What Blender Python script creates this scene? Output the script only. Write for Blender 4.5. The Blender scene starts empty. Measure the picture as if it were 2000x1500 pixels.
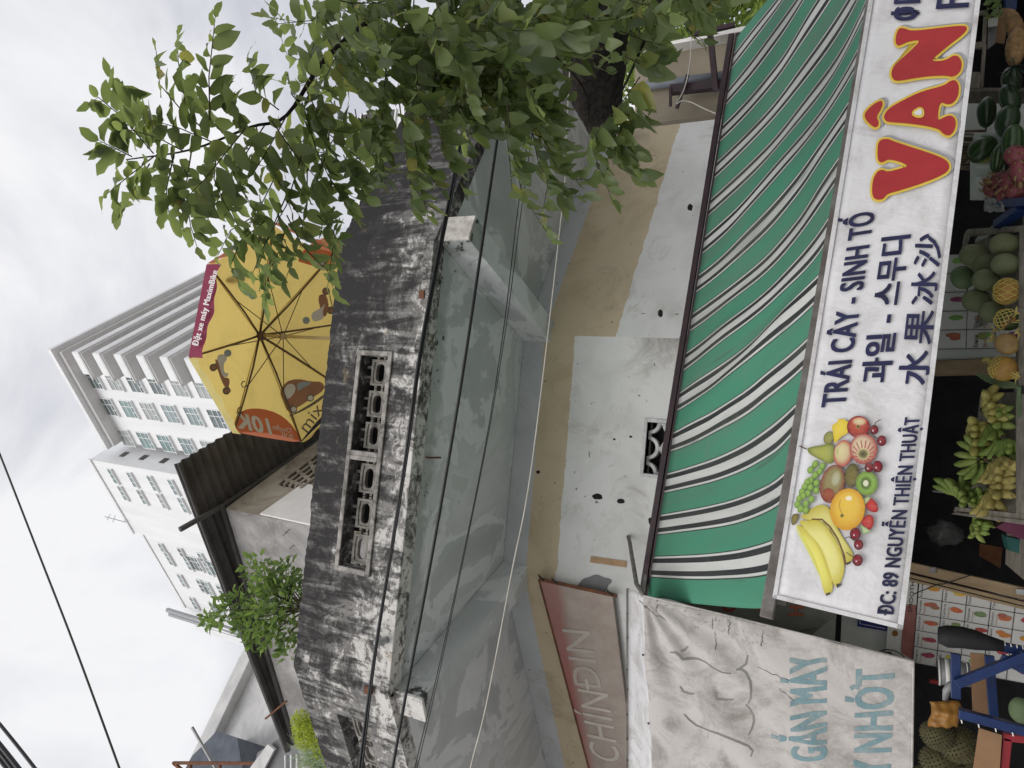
import bpy, bmesh, math, random
from mathutils import Vector as V, Matrix, noise
SC = bpy.context.scene
COL = SC.collection
RND = random.Random(11)
rad = math.radians

# ------------------------------------------------------------------ camera, sky, sun, exposure
CAM = V((0, 0, 1.9)); FPX = 1400.0
def _basis(p, r, s):
    p, r, s = rad(p), rad(r), rad(s)
    F = V((math.sin(s)*math.cos(p), math.cos(s)*math.cos(p), math.sin(p)))
    R = V((math.cos(s), -math.sin(s), 0)); U = R.cross(F)
    return F, R*math.cos(r)+U*math.sin(r), -R*math.sin(r)+U*math.cos(r)
CF, CR, CU = _basis(28, 3.5, 4)          # the phone was held on its side: picture-up is world-right
cd = bpy.data.cameras.new('camera'); cam = bpy.data.objects.new('camera', cd); COL.objects.link(cam)
cd.sensor_width = 36; cd.lens = FPX/2000*36; cd.clip_end = 5000; cd.clip_start = .05
X_, Y_, Z_ = -CU, CR, -CF
cam.matrix_world = Matrix(((X_.x, Y_.x, Z_.x, CAM.x), (X_.y, Y_.y, Z_.y, CAM.y), (X_.z, Y_.z, Z_.z, CAM.z), (0, 0, 0, 1)))
SC.camera = cam

SUN_EL, SUN_AZ = 38, 200                 # azimuth from north (+Y) clockwise: behind the camera, to its left
w = bpy.data.worlds.new('World'); SC.world = w; w.use_nodes = True
wn = w.node_tree; wn.nodes.clear()
def _w(t): return wn.nodes.new(t)
sky = _w('ShaderNodeTexSky'); sky.sky_type = 'NISHITA'; sky.sun_disc = False
sky.sun_elevation = rad(SUN_EL); sky.sun_rotation = rad(SUN_AZ); sky.dust_density = 3
bg1 = _w('ShaderNodeBackground'); bg1.inputs[1].default_value = .1; wn.links.new(sky.outputs[0], bg1.inputs[0])
tc = _w('ShaderNodeTexCoord'); vm = _w('ShaderNodeVectorMath'); vm.operation = 'MULTIPLY'; vm.inputs[1].default_value = (1.6, 1.6, 3.2)
wn.links.new(tc.outputs['Generated'], vm.inputs[0])
nz = _w('ShaderNodeTexNoise'); nz.inputs['Scale'].default_value = 1.5; nz.inputs['Detail'].default_value = 7; nz.inputs['Roughness'].default_value = .55; nz.inputs['Distortion'].default_value = .5
wn.links.new(vm.outputs[0], nz.inputs['Vector'])
rp = _w('ShaderNodeValToRGB'); rp.color_ramp.elements[0].position = .36; rp.color_ramp.elements[0].color = (.52, .53, .585, 1)
rp.color_ramp.elements[1].position = .62; rp.color_ramp.elements[1].color = (.80, .80, .815, 1)
wn.links.new(nz.outputs['Fac'], rp.inputs[0])
bg2 = _w('ShaderNodeBackground'); bg2.inputs[1].default_value = 1.0; wn.links.new(rp.outputs[0], bg2.inputs[0])
mx = _w('ShaderNodeMixShader'); mx.inputs[0].default_value = .94
wn.links.new(bg1.outputs[0], mx.inputs[1]); wn.links.new(bg2.outputs[0], mx.inputs[2])
wo = _w('ShaderNodeOutputWorld'); wn.links.new(mx.outputs[0], wo.inputs[0])
sl = bpy.data.lights.new('sun', 'SUN'); sl.energy = 1.5; sl.angle = rad(50); sl.color = (1, .965, .92)
so = bpy.data.objects.new('sun', sl); COL.objects.link(so)
sd = V((math.sin(rad(SUN_AZ))*math.cos(rad(SUN_EL)), math.cos(rad(SUN_AZ))*math.cos(rad(SUN_EL)), math.sin(rad(SUN_EL))))
so.rotation_euler = sd.to_track_quat('Z', 'Y').to_euler(); so.location = (0, -5, 20)
SC.view_settings.view_transform = 'Standard'; SC.view_settings.look = 'None'
SC.view_settings.gamma = 1; SC.view_settings.exposure = 0.28; SC.view_settings.use_curve_mapping = False

# ------------------------------------------------------------------ from the photograph to the place
def ray(x, y): return CF*FPX + CU*(1000-x) + CR*(750-y)
def QY(x, y, Y): d = ray(x, y); return CAM + d*(Y/d.y)
def QZ(x, y, Z): d = ray(x, y); return CAM + d*((Z-CAM.z)/d.z)
def QT(x, y, t): return CAM + ray(x, y).normalized()*t
def QP(x, y, p0, n): d = ray(x, y); return CAM + d*((p0-CAM).dot(n)/d.dot(n))
def QV(x, y, a, b): return QP(x, y, a, V((b-a)).cross(V((0, 0, 1))))

# ------------------------------------------------------------------ objects
ORG = {}
def tag(o, label=None, cat=None, group=None, kind=None):
    if label: o['label'] = label
    if cat: o['category'] = cat
    if group: o['group'] = group
    if kind: o['kind'] = kind
    return o
def empty(name, loc, label, cat, group=None):
    o = bpy.data.objects.new(name, None); COL.objects.link(o); o.location = loc; o.empty_display_size = .1
    ORG[o.name] = V(loc); return tag(o, label, cat, group)
def link(name, me, parent=None, loc=None):
    o = bpy.data.objects.new(name, me); COL.objects.link(o)
    if parent is not None:
        o.parent = parent; ORG[o.name] = ORG[parent.name]
    else:
        ORG[o.name] = V(loc or (0, 0, 0)); o.location = loc or (0, 0, 0)
    return o
def inst(name, me, M, parent=None):
    o = bpy.data.objects.new(name, me); COL.objects.link(o)
    if parent is not None:
        o.parent = parent; o.matrix_local = Matrix.Translation(-ORG[parent.name]) @ M
    else: o.matrix_world = M
    ORG[o.name] = M.translation.copy(); return o
def frame(p, xa, za):
    """matrix at p with z along za and x near xa"""
    z = V(za).normalized(); x = (V(xa) - z*V(xa).dot(z)).normalized(); y = z.cross(x)
    return Matrix(((x.x, y.x, z.x, p.x), (x.y, y.y, z.y, p.y), (x.z, y.z, z.z, p.z), (0, 0, 0, 1)))

class MB:
    def __init__(s): s.v = []; s.f = []; s.uv = None; s.col = None
    def add(s, vs, fs):
        o = len(s.v); s.v += [V(p) for p in vs]; s.f += [tuple(i+o for i in f) for f in fs]; return s
    def quad(s, a, b, c, d): return s.add([a, b, c, d], [(0, 1, 2, 3)])
    def box(s, p, ax, ay, az):
        """box from corner p along three edge vectors"""
        p, ax, ay, az = V(p), V(ax), V(ay), V(az)
        c = [p, p+ax, p+ax+ay, p+ay]; c += [q+az for q in c]
        return s.add(c, [(0, 3, 2, 1), (4, 5, 6, 7), (0, 1, 5, 4), (1, 2, 6, 5), (2, 3, 7, 6), (3, 0, 4, 7)])
    def bar(s, a, b, w, h, up=(0, 0, 1)):
        a, b = V(a), V(b); d = (b-a).normalized(); u = V(up)
        if abs(d.dot(u)) > .98: u = V((1, 0, 0))
        sd_ = d.cross(u).normalized(); u = sd_.cross(d).normalized()
        return s.box(a-sd_*w/2-u*h/2, b-a, sd_*w, u*h)
    def prism(s, poly, off):
        n = len(poly); off = V(off); P = [V(p) for p in poly]
        return s.add(P+[p+off for p in P], [tuple(range(n)), tuple(range(2*n-1, n-1, -1))]+[(i, i+n, (i+1) % n+n, (i+1) % n) for i in range(n)])
    def tube(s, pts, r, n=6, cap=True):
        pts = [V(p) for p in pts]; rs = r if isinstance(r, (list, tuple)) else [r]*len(pts)
        u = None; rings = []
        for i, p in enumerate(pts):
            d = (pts[min(i+1, len(pts)-1)]-pts[max(i-1, 0)]).normalized()
            if u is None:
                u = d.orthogonal().normalized()
            u = (u-d*u.dot(d)); u = u.normalized() if u.length > 1e-6 else d.orthogonal().normalized()
            w_ = d.cross(u)
            rings.append([p+(u*math.cos(k*2*math.pi/n)+w_*math.sin(k*2*math.pi/n))*rs[i] for k in range(n)])
        vs = [q for rg in rings for q in rg]; fs = []
        for i in range(len(pts)-1):
            for k in range(n):
                fs.append((i*n+k, i*n+(k+1) % n, (i+1)*n+(k+1) % n, (i+1)*n+k))
        if cap: fs += [tuple(range(n-1, -1, -1)), tuple(range((len(pts)-1)*n, len(pts)*n))]
        return s.add(vs, fs)
    def ell(s, c, ax, ay, az, nu=16, nv=10, fn=None):
        c, ax, ay, az = V(c), V(ax), V(ay), V(az); vs = []; fs = []
        for j in range(nv+1):
            t = math.pi*j/nv
            for i in range(nu):
                a = 2*math.pi*i/nu; k = fn(t, a) if fn else 1
                vs.append(c+(ax*math.cos(a)*math.sin(t)+ay*math.sin(a)*math.sin(t))*k+az*math.cos(t)*(k if fn else 1))
        for j in range(nv):
            for i in range(nu):
                fs.append((j*nu+i, j*nu+(i+1) % nu, (j+1)*nu+(i+1) % nu, (j+1)*nu+i))
        return s.add(vs, fs)
    def grid(s, fn, nu, nv):
        """surface fn(u,v) for u,v in 0..1; remembers uv"""
        o = len(s.v); vs = []; fs = []
        if s.uv is None: s.uv = []
        for j in range(nv+1):
            for i in range(nu+1):
                vs.append(fn(i/nu, j/nv)); s.uv.append((i/nu, j/nv))
        for j in range(nv):
            for i in range(nu): fs.append((j*(nu+1)+i, j*(nu+1)+i+1, (j+1)*(nu+1)+i+1, (j+1)*(nu+1)+i))
        return s.add(vs, fs)
    def mesh(s, name, mat, smooth=False, org=V((0, 0, 0)), uvs=None):
        me = bpy.data.meshes.new(name); me.from_pydata([tuple(p-org) for p in s.v], [], s.f)
        if mat: me.materials.append(mat)
        uv = uvs or s.uv
        if uv and len(uv) == len(s.v):
            l = me.uv_layers.new(name='UVMap')
            for lp in me.loops: l.data[lp.index].uv = uv[lp.vertex_index]
        if s.col:
            ca = me.color_attributes.new('tint', 'FLOAT_COLOR', 'POINT')
            for i, c in enumerate(s.col): ca.data[i].color = (c[0], c[1], c[2], 1)
        if smooth: me.polygons.foreach_set('use_smooth', [True]*len(me.polygons))
        me.update(); return me
    def build(s, name, mat, parent=None, smooth=False, label=None, cat=None, group=None, kind=None, bevel=0):
        if parent is not None: org = ORG[parent.name]
        else:
            xs = [p.x for p in s.v]; ys = [p.y for p in s.v]; org = V(((min(xs)+max(xs))/2, (min(ys)+max(ys))/2, min(p.z for p in s.v)))
        o = link(name, s.mesh(name, mat, smooth, org), parent, org)
        if bevel:
            b = o.modifiers.new('bevel', 'BEVEL'); b.width = bevel; b.segments = 2; b.limit_method = 'ANGLE'
        return tag(o, label, cat, group, kind)

def cellwall(mb, o, ax, az, n, xs, zs, T, hole, jit=None):
    """wall of thickness T (along -n) in the plane o+ax*x+az*z, cells cut out where hole(xmid,zmid); jit(x,z)->offset"""
    o, ax, az, n = V(o), V(ax), V(az), V(n); nx, nz_ = len(xs), len(zs)
    def P(i, j, k):
        p = o+ax*xs[i]+az*zs[j]-n*(T*k)
        if jit: p = p+jit(xs[i], zs[j], j == nz_-1, k)
        return p
    vs = [P(i, j, k) for k in (0, 1) for j in range(nz_) for i in range(nx)]
    I = lambda i, j, k: k*nx*nz_+j*nx+i
    full = lambda i, j: 0 <= i < nx-1 and 0 <= j < nz_-1 and not hole((xs[i]+xs[i+1])/2, (zs[j]+zs[j+1])/2)
    fs = []
    for i in range(nx-1):
        for j in range(nz_-1):
            if not full(i, j): continue
            fs.append((I(i, j, 0), I(i+1, j, 0), I(i+1, j+1, 0), I(i, j+1, 0)))
            fs.append((I(i, j, 1), I(i, j+1, 1), I(i+1, j+1, 1), I(i+1, j, 1)))
            if not full(i-1, j): fs.append((I(i, j, 0), I(i, j+1, 0), I(i, j+1, 1), I(i, j, 1)))
            if not full(i+1, j): fs.append((I(i+1, j, 0), I(i+1, j, 1), I(i+1, j+1, 1), I(i+1, j+1, 0)))
            if not full(i, j-1): fs.append((I(i, j, 0), I(i, j, 1), I(i+1, j, 1), I(i+1, j, 0)))
            if not full(i, j+1): fs.append((I(i, j+1, 0), I(i+1, j+1, 0), I(i+1, j+1, 1), I(i, j+1, 1)))
    return mb.add(vs, fs)
def steps(a, b, d, extra=()):
    n = max(1, int(round((b-a)/d))); s = [a+(b-a)*i/n for i in range(n+1)]
    for e in extra:
        k = min(range(len(s)), key=lambda i: abs(s[i]-e)); s[k] = e
    return sorted(s)

# ------------------------------------------------------------------ materials
class Nd:
    def __init__(s, name):
        s.m = bpy.data.materials.new(name); s.m.use_nodes = True; s.t = s.m.node_tree
        s.p = s.t.nodes['Principled BSDF']; s.out = s.t.nodes['Material Output']
    def n(s, t, **kw):
        x = s.t.nodes.new(t)
        for k, v in kw.items(): setattr(x, k, v)
        return x
    def put(s, sock, v):
        if hasattr(v, 'is_output') or isinstance(v, bpy.types.NodeSocket): s.t.links.new(v, sock)
        elif isinstance(v, (tuple, list)) and len(v) == 3 and sock.type == 'RGBA': sock.default_value = (*v, 1)
        else: sock.default_value = v
    def pos(s): return s.n('ShaderNodeNewGeometry').outputs['Position']
    def obj(s): return s.n('ShaderNodeTexCoord').outputs['Object']
    def uv(s): return s.n('ShaderNodeTexCoord').outputs['UV']
    def mul(s, v, k):
        x = s.n('ShaderNodeVectorMath', operation='MULTIPLY'); s.put(x.inputs[0], v); x.inputs[1].default_value = k; return x.outputs[0]
    def math(s, op, a, b=0.0, c=0.0, clamp=False):
        x = s.n('ShaderNodeMath', operation=op); x.use_clamp = clamp
        s.put(x.inputs[0], a); s.put(x.inputs[1], b); s.put(x.inputs[2], c); return x.outputs[0]
    def xyz(s, v): x = s.n('ShaderNodeSeparateXYZ'); s.put(x.inputs[0], v); return x.outputs
    def noise(s, scale, detail=5, rough=.55, dist=0, vec=None, st=None):
        x = s.n('ShaderNodeTexNoise'); v = vec if vec is not None else s.pos()
        if st: v = s.mul(v, st)
        s.put(x.inputs['Vector'], v); x.inputs['Scale'].default_value = scale; x.inputs['Detail'].default_value = detail
        x.inputs['Roughness'].default_value = rough; x.inputs['Distortion'].default_value = dist; return x.outputs['Fac']
    def vor(s, scale, vec=None, feature='F1'):
        x = s.n('ShaderNodeTexVoronoi', feature=feature); s.put(x.inputs['Vector'], vec if vec is not None else s.pos()); x.inputs['Scale'].default_value = scale; return x.outputs['Distance']
    def ramp(s, f, stops, const=False):
        x = s.n('ShaderNodeValToRGB'); r = x.color_ramp
        if const: r.interpolation = 'CONSTANT'
        while len(r.elements) < len(stops): r.elements.new(.5)
        for e, (p, c) in zip(r.elements, stops):
            e.position = p; e.color = (c, c, c, 1) if isinstance(c, (int, float)) else (*c, 1)
        s.put(x.inputs[0], f); return x.outputs[0]
    def mix(s, f, a, b, op='MIX'):
        x = s.n('ShaderNodeMix', data_type='RGBA', blend_type=op); s.put(x.inputs[0], f); s.put(x.inputs[6], a); s.put(x.inputs[7], b); return x.outputs[2]
    def bump(s, h, st=.3, d=.02):
        x = s.n('ShaderNodeBump'); s.put(x.inputs['Height'], h); x.inputs['Strength'].default_value = st; x.inputs['Distance'].default_value = d
        s.t.links.new(x.outputs[0], s.p.inputs['Normal']); return x
    def base(s, c, rough=.7, spec=.35, metal=0):
        s.put(s.p.inputs['Base Color'], c); s.put(s.p.inputs['Roughness'], rough); s.p.inputs['Specular IOR Level'].default_value = spec; s.p.inputs['Metallic'].default_value = metal; return s
def simple(name, c1, c2=None, rough=.65, sc=6, bump=.15, bs=60, metal=0, spec=.35, local=False, st=None):
    m = Nd(name); c2 = c2 or tuple(x*.6 for x in c1); v = m.obj() if local else None
    f = m.noise(sc, 6, .6, .3, vec=v, st=st)
    m.base(m.mix(m.ramp(f, [(.35, 0), (.65, 1)]), c2, c1), rough, spec, metal)
    if bump: m.bump(m.noise(bs, 4, .6, vec=v), bump, .004)
    return m.m
def spots(m, scale, lo, hi, detail=3): return m.ramp(m.noise(scale, detail, .6), [(lo, 0), (hi, 1)])

def mat_parapet():
    """layers of old lime wash: grey body, brushed pale flakes towards the foot, black mildew towards the top and the right"""
    m = Nd('mouldy_lime_plaster'); p = m.pos(); x, y, z = m.xyz(p)
    wn_ = m.n('ShaderNodeTexNoise'); m.put(wn_.inputs['Vector'], p); wn_.inputs['Scale'].default_value = 2.2; wn_.inputs['Detail'].default_value = 4
    sc_ = m.n('ShaderNodeVectorMath', operation='MULTIPLY_ADD'); m.t.links.new(wn_.outputs['Color'], sc_.inputs[0]); sc_.inputs[1].default_value = (.35, .35, .35); m.t.links.new(p, sc_.inputs[2]); q = sc_.outputs[0]
    big = m.noise(1.3, 5, .6, vec=q); mid = m.noise(4.5, 12, .72, .6, vec=q); fine = m.noise(19, 12, .76, .4, vec=q); run = m.noise(2.0, 7, .65, .5, vec=p, st=(4.5, 4.5, .7)); dab = m.noise(3.6, 12, .74, .9, vec=q, st=(1.0, 1.0, 1.7))
    hz = m.math('MULTIPLY', m.math('SUBTRACT', 5.76, z), .13); hx = m.math('MULTIPLY', m.math('ADD', x, .4), -.012)
    body = m.ramp(m.math('ADD', m.math('MULTIPLY', mid, .6), m.math('MULTIPLY', fine, .4)), [(.34, (.09, .087, .085)), (.46, (.19, .185, .18)), (.54, (.29, .283, .272)), (.66, (.40, .39, .37))])
    wf = m.math('ADD', m.math('ADD', m.math('MULTIPLY', dab, .62), m.math('MULTIPLY', fine, .28)), m.math('ADD', m.math('MULTIPLY', big, .30), m.math('ADD', m.math('MULTIPLY', hz, .55), m.math('MULTIPLY', hx, .8))))
    col = m.mix(m.ramp(wf, [(.602, 0), (.625, .75), (.69, 1)]), body, m.mix(mid, (.52, .51, .485), (.78, .765, .735)))
    mf = m.math('ADD', m.math('ADD', m.math('MULTIPLY', mid, .45), m.math('MULTIPLY', fine, .30)), m.math('SUBTRACT', m.math('ADD', m.math('MULTIPLY', run, .45), m.math('MULTIPLY', big, .15)), m.math('ADD', m.math('MULTIPLY', hz, .75), m.math('MULTIPLY', hx, 1.1))))
    col = m.mix(m.ramp(mf, [(.622, 0), (.665, .7), (.72, .96)]), col, (.030, .029, .030))
    speck = m.ramp(m.noise(42, 6, .7, vec=q), [(.60, 0), (.66, .8)]); col = m.mix(m.math('MULTIPLY', speck, m.ramp(mid, [(.45, 0), (.6, 1)])), col, (.045, .043, .042))
    yel = m.ramp(m.noise(4.5, 3, .6), [(.66, 0), (.74, .4)]); col = m.mix(yel, col, (.38, .31, .20))
    m.base(col, .92, .15); m.bump(m.math('ADD', wf, m.math('MULTIPLY', fine, .6)), .30, .012); return m.m
def mat_soffit():
    """blue-grey paint, patched; damp stains and black mould where the slab edge drips"""
    m = Nd('grey_blue_soffit_paint'); x, y, z = m.xyz(m.pos())
    a = m.noise(.8, 9, .60, .9); b = m.noise(4.0, 9, .7, 1.0); c = m.noise(20, 7, .68); d = m.noise(2.4, 6, .6, .6)
    col = m.ramp(a, [(.36, (.46, .485, .49)), (.47, (.52, .545, .555)), (.478, (.68, .70, .715)), (.545, (.71, .73, .74)), (.553, (.57, .59, .60)), (.66, (.66, .675, .685)), (.668, (.56, .58, .58))])
    col = m.mix(m.math('MULTIPLY', m.ramp(b, [(.5, 0), (.72, 1)]), .25), col, (.40, .41, .39))
    edge = m.math('MULTIPLY', m.math('SUBTRACT', 5.30, y), 1.9, clamp=True)
    damp = m.ramp(m.math('ADD', m.math('MULTIPLY', edge, .55), m.math('MULTIPLY', d, .6)), [(.50, 0), (.58, .55), (.85, .75)])
    col = m.mix(damp, col, (.26, .285, .265))
    side = m.math('MULTIPLY', m.math('MULTIPLY', m.math('SUBTRACT', x, 1.7), .9, clamp=True), m.math('SUBTRACT', 5.75, y, clamp=True))
    mo_ = m.math('ADD', m.math('ADD', m.math('MULTIPLY', b, .62), m.math('MULTIPLY', c, .26)), m.math('ADD', m.math('MULTIPLY', edge, .20), m.math('MULTIPLY', side, .32)))
    col = m.mix(m.ramp(mo_, [(.625, 0), (.655, .85), (.72, 1)]), col, (.028, .029, .027))
    m.base(col, .85, .25); m.bump(m.math('ADD', b, m.math('MULTIPLY', c, .4)), .22, .01); return m.m
def mat_wall(name, zg, zc, slope=0.0, ox=0.0, smudge_shade=None):
    m = Nd(name); p = m.pos(); x, y, z = m.xyz(p)
    j = m.math('ADD', m.math('MULTIPLY', m.math('SUBTRACT', m.noise(4, 9, .72, .5), .5), .11), m.math('MULTIPLY', m.math('SUBTRACT', m.noise(40, 4, .6), .5), .02))
    j2 = m.math('MULTIPLY', m.math('SUBTRACT', m.noise(1.6, 8, .7, 1), .5), .22)
    zz = m.math('ADD', z, m.math('MULTIPLY', m.math('SUBTRACT', x, ox), slope))
    g = m.math('GREATER_THAN', m.math('ADD', zz, m.math('MULTIPLY', j, .3)), zg)
    c = m.math('GREATER_THAN', m.math('ADD', zz, j), zc)
    n = m.noise(2.2, 8, .6, .6)
    white = m.ramp(n, [(.3, (.62, .625, .605)), (.55, (.73, .74, .725)), (.8, (.77, .77, .755))])
    cream = m.ramp(n, [(.3, (.46, .38, .25)), (.5, (.56, .475, .33)), (.75, (.60, .51, .37))])
    grey = m.ramp(n, [(.3, (.46, .485, .50)), (.7, (.54, .565, .58))])
    col = m.mix(c, white, cream); col = m.mix(g, col, grey)
    st = m.math('MULTIPLY', m.ramp(m.noise(1.7, 9, .72, 1.2), [(.54, 0), (.76, .7)]), 1.0)
    col = m.mix(st, col, (.27, .235, .185))
    dots = m.ramp(m.noise(15, 3, .5), [(.72, 0), (.745, 1)])
    col = m.mix(m.math('MULTIPLY', dots, .75), col, (.09, .08, .07))
    scr = m.ramp(m.noise(3, 9, .78, 2.5, st=(2, 2, 7)), [(.62, 0), (.72, .5)])
    col = m.mix(scr, col, (.3, .29, .27))
    if smudge_shade:
        dn = m.n('ShaderNodeVectorMath', operation='DISTANCE'); m.put(dn.inputs[0], p); dn.inputs[1].default_value = smudge_shade
        sm = m.math('ADD', dn.outputs['Value'], m.math('MULTIPLY', m.noise(3.2, 10, .75, 1.4), 1.1))
        col = m.mix(m.ramp(sm, [(.58, .75), (.80, .35), (1.0, 0)]), col, (.20, .175, .15))  # brown smears on the front wall, painted tree shade on the right wall
    m.base(col, .8, .25); m.bump(m.math('ADD', m.math('ADD', n, m.math('MULTIPLY', m.noise(45, 4, .6), .25)), m.math('MULTIPLY', m.math('ADD', c, g), -.35)), .28, .012); return m.m
def mat_concrete(name, dark, light, sc=2.5, stain=.4):
    m = Nd(name); n = m.noise(sc, 10, .68, 1.0); c = m.noise(40, 4, .6)
    col = m.ramp(n, [(.3, dark), (.62, light), (.8, tuple(min(1, x*1.12) for x in light))])
    col = m.mix(m.math('MULTIPLY', spots(m, sc*1.7, .56, .72, 8), stain), col, tuple(x*.45 for x in dark))
    m.base(col, .9, .2); m.bump(m.math('ADD', n, m.math('MULTIPLY', c, .4)), .35, .015); return m.m
def mat_cloth(name, c, dirt=(.3, .27, .24), amt=.4, rough=.6, sc=2, trans=0.0, wrink=.35):
    m = Nd(name); n = m.noise(sc, 9, .68, 1.2); fine = m.noise(sc*9, 6, .65, 1.5)
    col = m.mix(m.math('MULTIPLY', m.ramp(m.math('ADD', n, m.math('MULTIPLY', fine, .25)), [(.58, 0), (.86, 1)]), amt), c, dirt)
    m.base(col, rough, .3)
    wr = m.noise(sc*2.2, 5, .6, 2.0, st=(1, 1, .5))
    m.bump(m.math('ADD', wr, m.math('MULTIPLY', fine, .18)), wrink, .03)
    if trans:
        t = m.n('ShaderNodeBsdfTranslucent'); m.put(t.inputs[0], col); x = m.n('ShaderNodeMixShader'); x.inputs[0].default_value = trans
        m.t.links.new(m.p.outputs[0], x.inputs[1]); m.t.links.new(t.outputs[0], x.inputs[2]); m.t.links.new(x.outputs[0], m.out.inputs[0])
    return m.m
def mat_awning():
    m = Nd('striped_awning_cloth'); u = m.xyz(m.uv())[0]
    fr = m.math('FRACT', m.math('DIVIDE', u, .362))
    G, K, W = (.115, .40, .265), (.058, .064, .066), (.80, .81, .79)
    col = m.ramp(fr, [(0, G), (.485, K), (.508, W), (.555, K), (.66, W), (.83, K), (.935, W), (.977, K)], True)
    ux = m.n('ShaderNodeCombineXYZ'); m.put(ux.inputs[0], m.math('MULTIPLY', u, 6)); m.put(ux.inputs[1], m.xyz(m.uv())[1])
    n = m.noise(1.1, 8, .65, .6, vec=ux.outputs[0]); n2 = m.noise(2.0, 9, .7, 1.2); f3 = m.noise(25, 5, .6)
    col = m.mix(m.math('MULTIPLY', m.ramp(n, [(.42, 0), (.72, .5)]), m.math('ADD', m.math('MULTIPLY', u, .22), .40, clamp=True)), col, (.235, .26, .215))
    col = m.mix(m.ramp(n2, [(.55, 0), (.78, .35)]), col, (.30, .32, .27))
    sk = m.n('ShaderNodeCombineXYZ'); m.put(sk.inputs[0], m.math('MULTIPLY', u, 9)); m.put(sk.inputs[1], m.math('MULTIPLY', m.xyz(m.uv())[1], 1.2)); dr_ = m.noise(1.6, 6, .6, .2, vec=sk.outputs[0])
    col = m.mix(m.ramp(dr_, [(.62, 0), (.70, .45)]), col, (.13, .15, .12))
    m.base(col, .7, .2); m.bump(m.math('ADD', n, m.math('MULTIPLY', f3, .1)), .15, .02)
    t = m.n('ShaderNodeBsdfTranslucent'); m.put(t.inputs[0], col); x = m.n('ShaderNodeMixShader'); x.inputs[0].default_value = .40
    m.t.links.new(m.p.outputs[0], x.inputs[1]); m.t.links.new(t.outputs[0], x.inputs[2]); m.t.links.new(x.outputs[0], m.out.inputs[0]); return m.m
def mat_leaf(name, a, b, tr, attr=False, gloss=.42, trans=.42):
    m = Nd(name)
    if attr:
        at = m.n('ShaderNodeAttribute', attribute_name='tint'); r = m.n('ShaderNodeSeparateColor'); m.t.links.new(at.outputs['Color'], r.inputs[0]); f = r.outputs[0]
    else: f = m.n('ShaderNodeObjectInfo').outputs['Random']
    y = m.ramp(f, [(0, tuple(x*.8 for x in a)), (.12, a), (.55, b), (.93, tuple(x*1.2 for x in b)), (.975, (.17, .18, .05)), (1, (.26, .20, .05))])
    mot = m.noise(30, 4, .6)
    col = m.mix(m.math('MULTIPLY', m.ramp(mot, [(.5, 0), (.8, 1)]), .4), y, tuple(x*.55 for x in a))
    geo = m.n('ShaderNodeNewGeometry')
    col2 = m.mix(geo.outputs['Backfacing'], col, m.mix(.55, col, (.24, .28, .19)))
    m.base(col2, gloss, .45); m.bump(mot, .2, .004)
    t = m.n('ShaderNodeBsdfTranslucent'); m.put(t.inputs[0], m.mix(.5, tr, m.mix(1.0, y, (2.2, 2.2, 1.6), 'MULTIPLY')))
    x = m.n('ShaderNodeMixShader'); x.inputs[0].default_value = trans
    m.t.links.new(m.p.outputs[0], x.inputs[1]); m.t.links.new(t.outputs[0], x.inputs[2]); m.t.links.new(x.outputs[0], m.out.inputs[0]); return m.m
def mat_print(name):
    """flat printed colours, from the mesh's own colour layer"""
    m = Nd(name); at = m.n('ShaderNodeAttribute', attribute_name='tint'); n = m.noise(60, 4, .6)
    m.base(m.mix(m.math('MULTIPLY', m.ramp(n, [(.45, 0), (.75, 1)]), .12), at.outputs['Color'], (.6, .6, .55)), .5, .3); return m.m

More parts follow.
